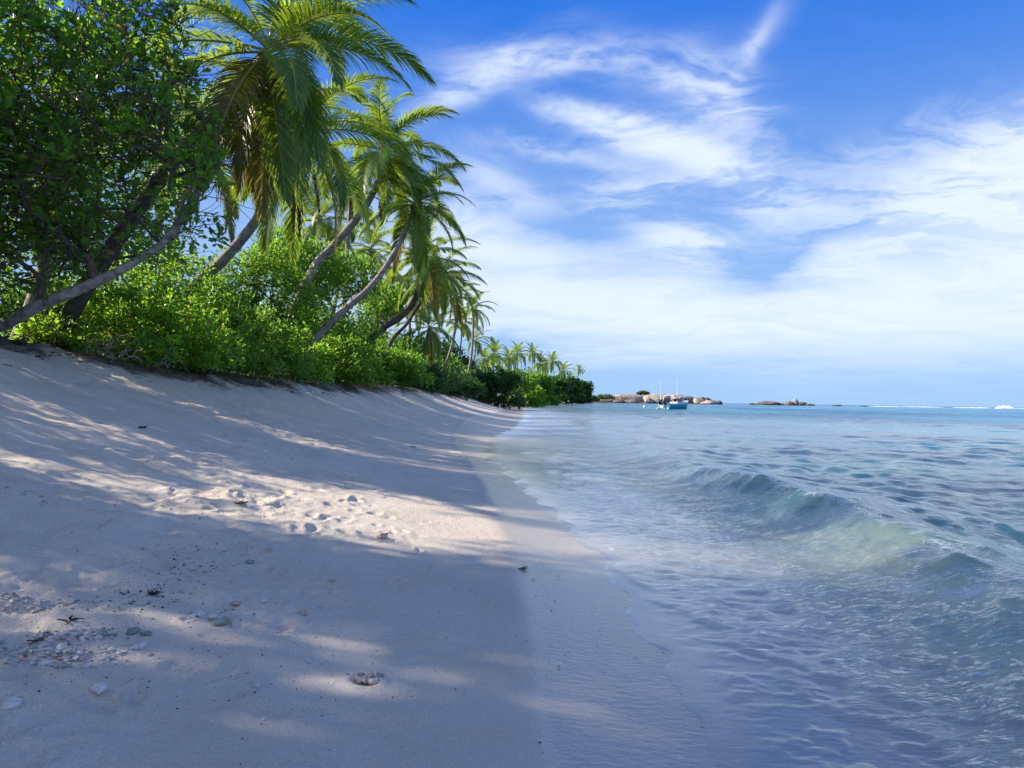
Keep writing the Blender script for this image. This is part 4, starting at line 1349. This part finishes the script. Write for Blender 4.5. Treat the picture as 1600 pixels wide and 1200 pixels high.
# boat frame: bow towards +X, beam Y, local metres; length 6.4
st = np.linspace(0, 1, 15)
Lb = 6.4
xx = -Lb / 2 + Lb * st
half = 1.12 * np.clip(1 - np.clip((st - .52) / .48, 0, 1) ** 2.3, 0.02, 1)
sheer = .95 + .42 * st ** 2.0
keel = -.28 + .42 * np.clip((st - .6) / .4, 0, 1) ** 2.5
chine = np.clip(keel + .24, None, 1)
hb = MB()
prof = []
for i in range(15):
    h_, s_, k_, c_ = half[i], sheer[i], keel[i], chine[i]
    xo = np.array([.0, .02, .10, .20, .32]) * st[i] ** 3
    prof.append([[xx[i] + xo[0], 0, k_], [xx[i] + xo[1], h_ * .80, c_], [xx[i] + xo[2], h_ * .93, c_ + (s_ - c_) * .45], [xx[i] + xo[3], h_ * .97, c_ + (s_ - c_) * .55], [xx[i] + xo[4], h_ * 1.0, s_]])
pr = np.array(prof)
for sg in (1, -1):
    V = pr * [1, sg, 1]
    i, j = np.meshgrid(np.arange(14), np.arange(4), indexing='ij')
    q = np.stack([i * 5 + j, i * 5 + j + 1, (i + 1) * 5 + j + 1, (i + 1) * 5 + j], -1).reshape(-1, 4)
    hb.add(V.reshape(-1, 3), q)
tr = np.array([pr[0][k] * [1, 1, 1] for k in range(5)] + [pr[0][k] * [1, -1, 1] for k in (4, 3, 2, 1)])
hb.add(tr, [[0, 1, 7, 7 + 1], [1, 2, 6, 7], [2, 3, 5, 6][0:4]] if False else [[0, 1, 8, 0]][:0] or [[1, 2, 7, 8], [2, 3, 6, 7], [3, 4, 5, 6]])
hb.add(tr, [[0, 1, 8]])
hull = hb.build('hull', M['teal'], boat, True)
# white sheer band, dark rub rail, deck and cockpit
g = MB()
for sg in (1, -1):
    for (lo, hi, o_) in ((.86, 1.0, .025),):
        A = pr[:, 4] * [1, sg, 1] + np.array([0, sg * o_, .02]); B = (pr[:, 3] * .35 + pr[:, 4] * .65) * [1, sg, 1] + np.array([0, sg * o_, 0])
        V = np.stack([A, B], 1).reshape(-1, 3)
        g.add(V, [[2 * i, 2 * i + 1, 2 * i + 3, 2 * i + 2] for i in range(14)])
g.build('gunwale', M['bwhite'], boat)
g = MB()
for sg in (1, -1):
    V, Q = tube(pr[:, 2] * [1, sg * 1.012, 1], .035, 5)
    g.add(V, Q)
g.build('rub_rail', M['teal_dark'], boat)
g = MB()                                             # foredeck and cockpit sole
for i in range(7, 14):
    a, b_ = pr[i][4], pr[i + 1][4]
    g.add([[a[0], a[1], a[2] + .02], [b_[0], b_[1], b_[2] + .02], [b_[0], -b_[1], b_[2] + .02], [a[0], -a[1], a[2] + .02], [a[0], 0, a[2] + .14], [b_[0], 0, b_[2] + .14]], [[0, 1, 5, 4], [4, 5, 2, 3]])
g.add([[xx[0] + .03, -1.0, .30], [xx[7], -1.0, .30], [xx[7], 1.0, .30], [xx[0] + .03, 1.0, .30]], [[0, 1, 2, 3]])
g.build('deck', M['bwhite'], boat)
g = MB()                                             # transom well and swim platform
g.box([-3.16, 0, .62], [.10, 2.1, .62]); g.box([-3.42, .86, .12], [.5, .42, .10]); g.box([-3.42, -.86, .12], [.5, .42, .10])
g.build('transom', M['bwhite'], boat)
g = MB()                                             # small cabin / wheelhouse
cab = np.array([[-.55, -.80, .32], [1.5, -.62, .32], [1.5, .62, .32], [-.55, .80, .32], [-.35, -.72, 1.15], [1.35, -.5, 1.30], [1.35, .5, 1.30], [-.35, .72, 1.15],
                [-.25, -.66, 1.70], [.75, -.52, 1.72], [.75, .52, 1.72], [-.25, .66, 1.70]])
g.add(cab, [[0, 1, 5, 4], [1, 2, 6, 5], [2, 3, 7, 6], [3, 0, 4, 7], [4, 5, 6, 7]])
cabin = g.build('cabin', M['bwhite'], boat)
g = MB()
g.add(cab + [0, 0, .003], [[4, 5, 9, 8], [5, 6, 10, 9], [6, 7, 11, 10]])
g.build('windscreen', M['glass'], cabin)
g = MB()
g.box([-1.15, 0, .62], [.55, .6, .62]); g.box([-1.15, 0, 1.05], [.3, .5, .3])
g.build('console', M['bwhite'], boat)
g = MB().box([-2.35, .45, .58], [.5, .6, .5]).box([-2.35, -.45, .58], [.5, .6, .5])
g.build('seat', M['navy'], boat)
g = MB()                                             # canopy: bowed cloth on four posts
u, v = np.meshgrid(np.linspace(-1, 1, 13), np.linspace(-1, 1, 9), indexing='ij')
for dz in (0, .06):
    V = np.stack([-.55 + 1.45 * u, .92 * v, 2.16 + .20 * (1 - v ** 2) - .06 * u ** 2 + dz], -1).reshape(-1, 3)
    g.add(V, [[i * 9 + j, i * 9 + j + 1, (i + 1) * 9 + j + 1, (i + 1) * 9 + j] for i in range(12) for j in range(8)])
can = g.build('canopy', M['canvas'], boat, True)
g = MB()
for sg in (1, -1):
    V, Q = tube(np.array([[-2.02, sg * .93, 2.12], [-.55, sg * .93, 2.18], [.92, sg * .93, 2.12]]), .05, 6); g.add(V, Q)
for x in (-2.02, .92):
    V, Q = tube(np.array([[x, -.93, 2.12], [x, 0, 2.30], [x, .93, 2.12]]), .05, 6); g.add(V, Q)
g.build('canopy_frame', M['bwhite'], can)
for (x, y) in ((-2.0, .9), (-2.0, -.9), (.85, .7), (.85, -.7)):
    V, Q = tube(np.array([[x - .15, y * 1.03, .9], [x, y, 2.12]]), .045, 6)
    MB().add(V, Q).build('post', M['bwhite'], boat)
for (x, y, zt) in ((-3.0, .85, 4.9), (-1.0, -.92, 5.1)):
    V, Q = tube(np.array([[x, y, .9], [x - .02, y, 3.0], [x - .12, y, zt]]), [.045, .035, .02], 6)
    MB().add(V, Q).build('whip_antenna', M['bwhite'], boat)
for y in (.42, -.42):                                # twin outboards, tilted up
    e = MB()
    V, T = rock_shape(.36, .27, .46, 5, 3, 0, .02)
    a = math.radians(-38)
    Rm = np.array([[math.cos(a), 0, math.sin(a)], [0, 1, 0], [-math.sin(a), 0, math.cos(a)]])
    e.add(V @ Rm.T + [-3.72, y, 1.05], T)
    eo = e.build('outboard_motor', M['engine'], boat, True)
    g = MB()
    V, Q = tube(np.array([[-3.75, y, .85], [-3.95, y, .45], [-4.12, y, .12]]), [.15, .10, .08], 8); g.add(V, Q)
    g.box([-4.02, y, .22], [.34, .16, .04]); g.box([-4.2, y, .06], [.26, .10, .10]); g.box([-3.42, y, .8], [.34, .22, .30])
    g.build('engine_leg', M['engine_leg'], eo)
    g = MB()
    for k in range(3):
        t_ = k * 2.094
        g.box([-4.36, y + .10 * math.cos(t_), .06 + .10 * math.sin(t_)], [.03, .11, .11])
    g.build('propeller', M['engine_leg'], eo)
V, Q = tube(np.array([[3.3, .1, 1.3], [3.5, .0, .6], [3.62, 0, -.1]]), .03, 5)
MB().add(V, Q).build('mooring_line', M['wood'], boat)

b_ = P(1007, 634.5, 170)
V, T = rock_shape(.34, .34, .34, 9, 3, 0, 0)
buoy = MB().add(V, T).build('buoy', M['bwhite'], None, True)
buoy.location = (b_[0], b_[1], .22)
tag(buoy, 'small round white mooring buoy left of the boat engines', 'buoy')
V, Q = tube(np.array([[0, 0, .2], [0, 0, .62]]), .05, 6)
MB().add(V, Q).build('pole', M['engine'], buoy)

# ---------------------------------------------------------------- what lies on the sand
M['coral'] = plain('bleached_coral', (.52, .48, .44), .85, .25, 40, bmp=.004)
M['coral_holes'] = barkmat('pitted_coral', (.10, .07, .08), (.66, .60, .55), 42)
M['greenstone'] = plain('greenish_stone', (.20, .24, .21), .8, .3, 30, bmp=.003)
M['tan'] = plain('tan_stone', (.42, .32, .25), .85, .25, 30, bmp=.003)
M['weed'] = plain('dry_seaweed', (.035, .025, .02), .9, .4, 20)
M['weed_green'] = plain('green_seaweed', (.06, .09, .04), .7, .4, 20)
M['red'] = plain('red_plastic', (.55, .03, .06), .5, .1, 20)


def pebble(px_, py_, w_px, hfac, mt, label, seed, name='coral_piece', cat='coral', group=None, cuts=5, sink=.35, rough=.2):
    q = ground_at(px_, py_)
    Y = q[1]
    r = w_px / F * Y / 2
    V, T = rock_shape(r, r * .75, r * hfac, seed, 3, cuts, rough)
    o = MB().add(V, T).build(name, M[mt], None, True)
    o.location = (q[0], q[1], gz(q[0], q[1]) + r * hfac * (1 - 2 * sink) * .8)
    o.rotation_euler = (0, 0, seed * 1.3)
    return tag(o, label, cat, group)


ST = [(155, 1084, 25, .75, 'coral', 'round white coral stone alone on the sunlit sand near the bottom left'), (14, 1104, 36, .5, 'coral', 'large pale coral chunk cut by the left edge at the bottom'),
      (216, 1014, 24, .5, 'coral', 'bright white flat pebble right of the rubble patch'), (174, 1020, 13, .6, 'coral', 'small white pebble just left of the bright flat one'),
      (345, 978, 28, .5, 'greenstone', 'grey green rounded stone lying on the mid sand'), (412, 943, 15, .5, 'coral', 'small white shell like pebble above the grey green stone'),
      (370, 946, 18, .5, 'tan', 'tan pebble left of the small white one'), (402, 1072, 13, .5, 'coral', 'white pebble between the pitted coral and the left stones'),
      (413, 1126, 12, .5, 'coral', 'tiny white pebble near the bottom edge'), (472, 962, 17, .5, 'tan', 'brown tan stone on the smooth sand'), (420, 862, 15, .6, 'tan', 'small brown stone on the sand above the wrack'),
      (390, 882, 15, .5, 'greenstone', 'dull grey pebble in the wrack line'), (208, 994, 22, .5, 'greenstone', 'grey stone above the bright flat pebble'), (229, 994, 18, .5, 'greenstone', 'second grey stone on the right of its grey neighbour'),
      (99, 1001, 22, .5, 'coral', 'white disc shaped coral on top of the rubble patch'), (97, 1016, 22, .7, 'coral', 'pale knobbly coral in the middle of the rubble patch'), (68, 1042, 18, .6, 'coral', 'white coral lump at the lower edge of the rubble patch'),
      (134, 1045, 20, .5, 'coral', 'flat coral flake right of the lower rubble edge'), (160, 993, 22, .5, 'greenstone', 'dark flat stone up right of the rubble patch'), (310, 965, 26, .5, 'coral', 'knobbly pale coral left of the grey green stone'),
      (330, 968, 20, .5, 'coral', 'small coral bit touching the grey green stone'), (596, 842, 22, .6, 'tan', 'sunlit crumbly tan lump on the bright sand band'), (520, 912, 16, .4, 'tan', 'brown crumb in the footprint on the smooth sand')]
for i, (x, y, w_, h_, mt_, lb) in enumerate(ST):
    pebble(x, y, w_, h_, mt_, lb, 1700 + i, 'pebble' if w_ < 20 else 'coral_piece', 'pebble' if w_ < 20 else 'coral')
pebble(38, 1030, 8, .8, 'red', 'tiny red plastic bit in the rubble patch', 1790, 'plastic_bit', 'litter')

# the pitted dark and white coral piece lying alone
q = ground_at(577, 1070)
b = MB()
R = rng(77)
r = 24 / F * q[1]
for k in range(26):
    V, T = rock_shape(r * R.uniform(.16, .34), r * R.uniform(.16, .3), r * R.uniform(.16, .32), 1800 + k, 2, 4, .25)
    a = R.uniform(-1, 1)
    b.add(V + np.array([a * r * .85, R.uniform(-.4, .4) * r, r * (.12 + .28 * (1 - a * a) * R.random())]), T)
o = b.build('coral_piece', M['coral_holes'], None, True)
o.location = (q[0], q[1], q[2] + .002)
tag(o, 'pitted dark and white piece of coral lying alone on the smooth shaded sand', 'coral')
R = rng(78)
for (x, y, w_, lb, nm, ct, mt_) in [(817, 891, 15, 'small tuft of green seaweed on the wet sand', 'seaweed', 'seaweed', 'weed_green'), (222, 672, 16, 'dark clump of dry seaweed on the upper shaded sand', 'seaweed', 'seaweed', 'weed'),
                                   (645, 700, 10, 'small dark seaweed speck on the open sand', 'seaweed', 'seaweed', 'weed'), (375, 790, 22, 'dark dry seaweed clump on the sunlit wrack line', 'seaweed', 'seaweed', 'weed'),
                                   (107, 972, 36, 'dry branched twig above the rubble patch', 'twig', 'twig', 'weed'), (55, 1006, 26, 'brown stub of wood on the rubble patch', 'twig', 'twig', 'weed'),
                                   (240, 930, 26, 'dark twiggy wrack in the middle of the shaded sand', 'seaweed', 'seaweed', 'weed'), (58, 562, 26, 'curved driftwood stick on the upper left sand', 'driftwood', 'driftwood', 'twig'),
                                   (25, 540, 46, 'dark fallen branch at the top of the left bank', 'driftwood', 'driftwood', 'twig'), (121, 600, 8, 'yellow fallen leaf on the upper sand', 'fallen_leaf', 'leaf', 'frond_old')]:
    q = ground_at(x, y)
    r = w_ / 2 / F * q[1]
    b = MB()
    if nm == 'fallen_leaf':
        V, Q, T = leaf_cloud(np.zeros((1, 3)), np.array([[1., 0, .1]]), 2, .14, 5, .03)
        b.add(V, Q); b.f.append(T); b.mi.append(np.zeros(len(T), int))
    else:
        ns = 4 if nm in ('driftwood', 'twig') else 22
        for k in range(ns):
            d = R.normal(size=3) * [1, .7, .25]
            d /= np.linalg.norm(d)
            p_ = [np.array([R.normal() * r * .25, R.normal() * r * .25, r * .1])] if k else [np.array([-r, 0, r * .1])]
            if not k: d = np.array([1., .1, .05])
            for s_ in range(6):
                p_.append(p_[-1] + d * r * (.33 if k == 0 else .2))
                d = d + R.normal(size=3) * [.35, .35, .2]; d /= np.linalg.norm(d)
                p_[-1][2] = abs(p_[-1][2])
            th = r * (.11 if nm in ('driftwood', 'twig') else .07)
            V, Q = tube(np.array(p_), np.linspace(th, th * .3, 7), 5)
            b.add(V, Q)
    o = b.build(nm, M[mt_], None, True)
    o.location = (q[0], q[1], q[2] + .003)
    tag(o, lb, ct)


def scatter(name, spots, n_, seed, mats_, label, cat, smin=.002, smax=.012, flat=.6):
    """coral grit and crumbs far too many to count: one object"""
    R = rng(seed)
    b = MB()
    V1, T1 = ICO[1]
    tot = sum(s_[5] for s_ in spots)
    for (px_, py_, sx, sy, ang, w_) in spots:
        q = ground_at(px_, py_)
        k_ = int(n_ * w_ / tot)
        for k in range(k_):
            u, v = R.normal(size=2)
            x, y = q[0] + u * sx * math.cos(ang) - v * sy * math.sin(ang), q[1] + u * sx * math.sin(ang) + v * sy * math.cos(ang)
            s_ = smin + (smax - smin) * R.random() ** 3.5
            V = V1 * (1 + .3 * R.normal(size=(len(V1), 1)) * .6) * [s_ * R.uniform(.6, 1.5), s_ * R.uniform(.6, 1.3), s_ * flat * R.uniform(.5, 1.2)]
            a = R.uniform(0, 6.28); c, s2 = math.cos(a), math.sin(a)
            V = V @ np.array([[c, s2, 0], [-s2, c, 0], [0, 0, 1]])
            b.add(V + np.array([x, y, gz(x, y) + s_ * flat * .35]), T1, int(R.integers(len(mats_))))
    o = b.build(name, [M[m_] for m_ in mats_], None, False)
    return tag(o, label, cat, None, 'stuff')


scatter('coral_rubble', [(70, 1018, .16, .05, .2, 5), (110, 1000, .08, .03, .3, 3), (60, 945, .16, .05, 0, 2), (330, 965, .07, .03, 0, .6), (60, 780, .3, .10, 0, 1), (580, 1068, .05, .02, 0, .2), (20, 960, .15, .05, 0, 1.2)],
        1500, 21, ['coral', 'coral', 'tan', 'greenstone'], 'pale coral rubble strewn in a patch at the lower left', 'coral rubble', .0025, .017)
scatter('wrack_line', [(150, 990, .12, .05, 1.0, 1), (235, 930, .16, .12, 1.0, 3), (290, 895, .2, .10, .8, 2.5), (335, 862, .25, .10, .6, 2.5), (380, 800, .45, .22, .5, 3), (440, 770, .4, .2, .5, 2), (450, 745, .5, .3, 1, 1.5), (530, 705, .8, .5, 1, 1.5), (270, 715, .8, .4, .5, .8)],
        2600, 22, ['weed', 'tan', 'tan', 'greenstone', 'coral'], 'dark crumbs of seaweed and coral along the old tide line', 'wrack', .002, .010)
scatter('sand_grit', [(200, 1060, .8, .35, .1, 3), (500, 1000, .8, .5, .1, 2), (100, 900, 1.2, .8, .3, 3), (450, 860, 1.2, 1.0, .5, 2), (250, 760, 2.0, 1.5, .5, 2), (500, 700, 2.5, 2.5, .8, 1.5)],
        5200, 23, ['coral', 'tan', 'tan', 'weed'], 'loose grit and crumbs over the dry sand', 'grit', .0012, .0065)

# fine spray thrown off the crest of the small breaker
R = rng(31)
b = MB()
V1, T1 = ICO[1]
for k in range(420):
    y = 7.2 + 5.5 * R.random()
    cl = .5 + .5 * math.sin(y * 5.3 + 1.2 * math.sin(y * 2.1))
    if R.random() > cl: continue
    r_ = int(np.searchsorted(wy, y))
    x = crest[r_, 0] + R.normal(-.03, .05)
    k_ = int(np.clip(np.searchsorted(WX[r_], x), 0, WX.shape[1] - 1))
    z = WZ[r_, k_] + .005 + abs(R.normal(0, .028))
    s_ = R.uniform(.0012, .0035)
    b.add(V1 * [s_, s_, s_ * R.uniform(.8, 1.8)] + [x, y, z], T1)
tag(b.build('wave_spray', M['foam'], None, True), 'fine drops thrown up from the crest of the small breaker', 'spray', None, 'stuff')
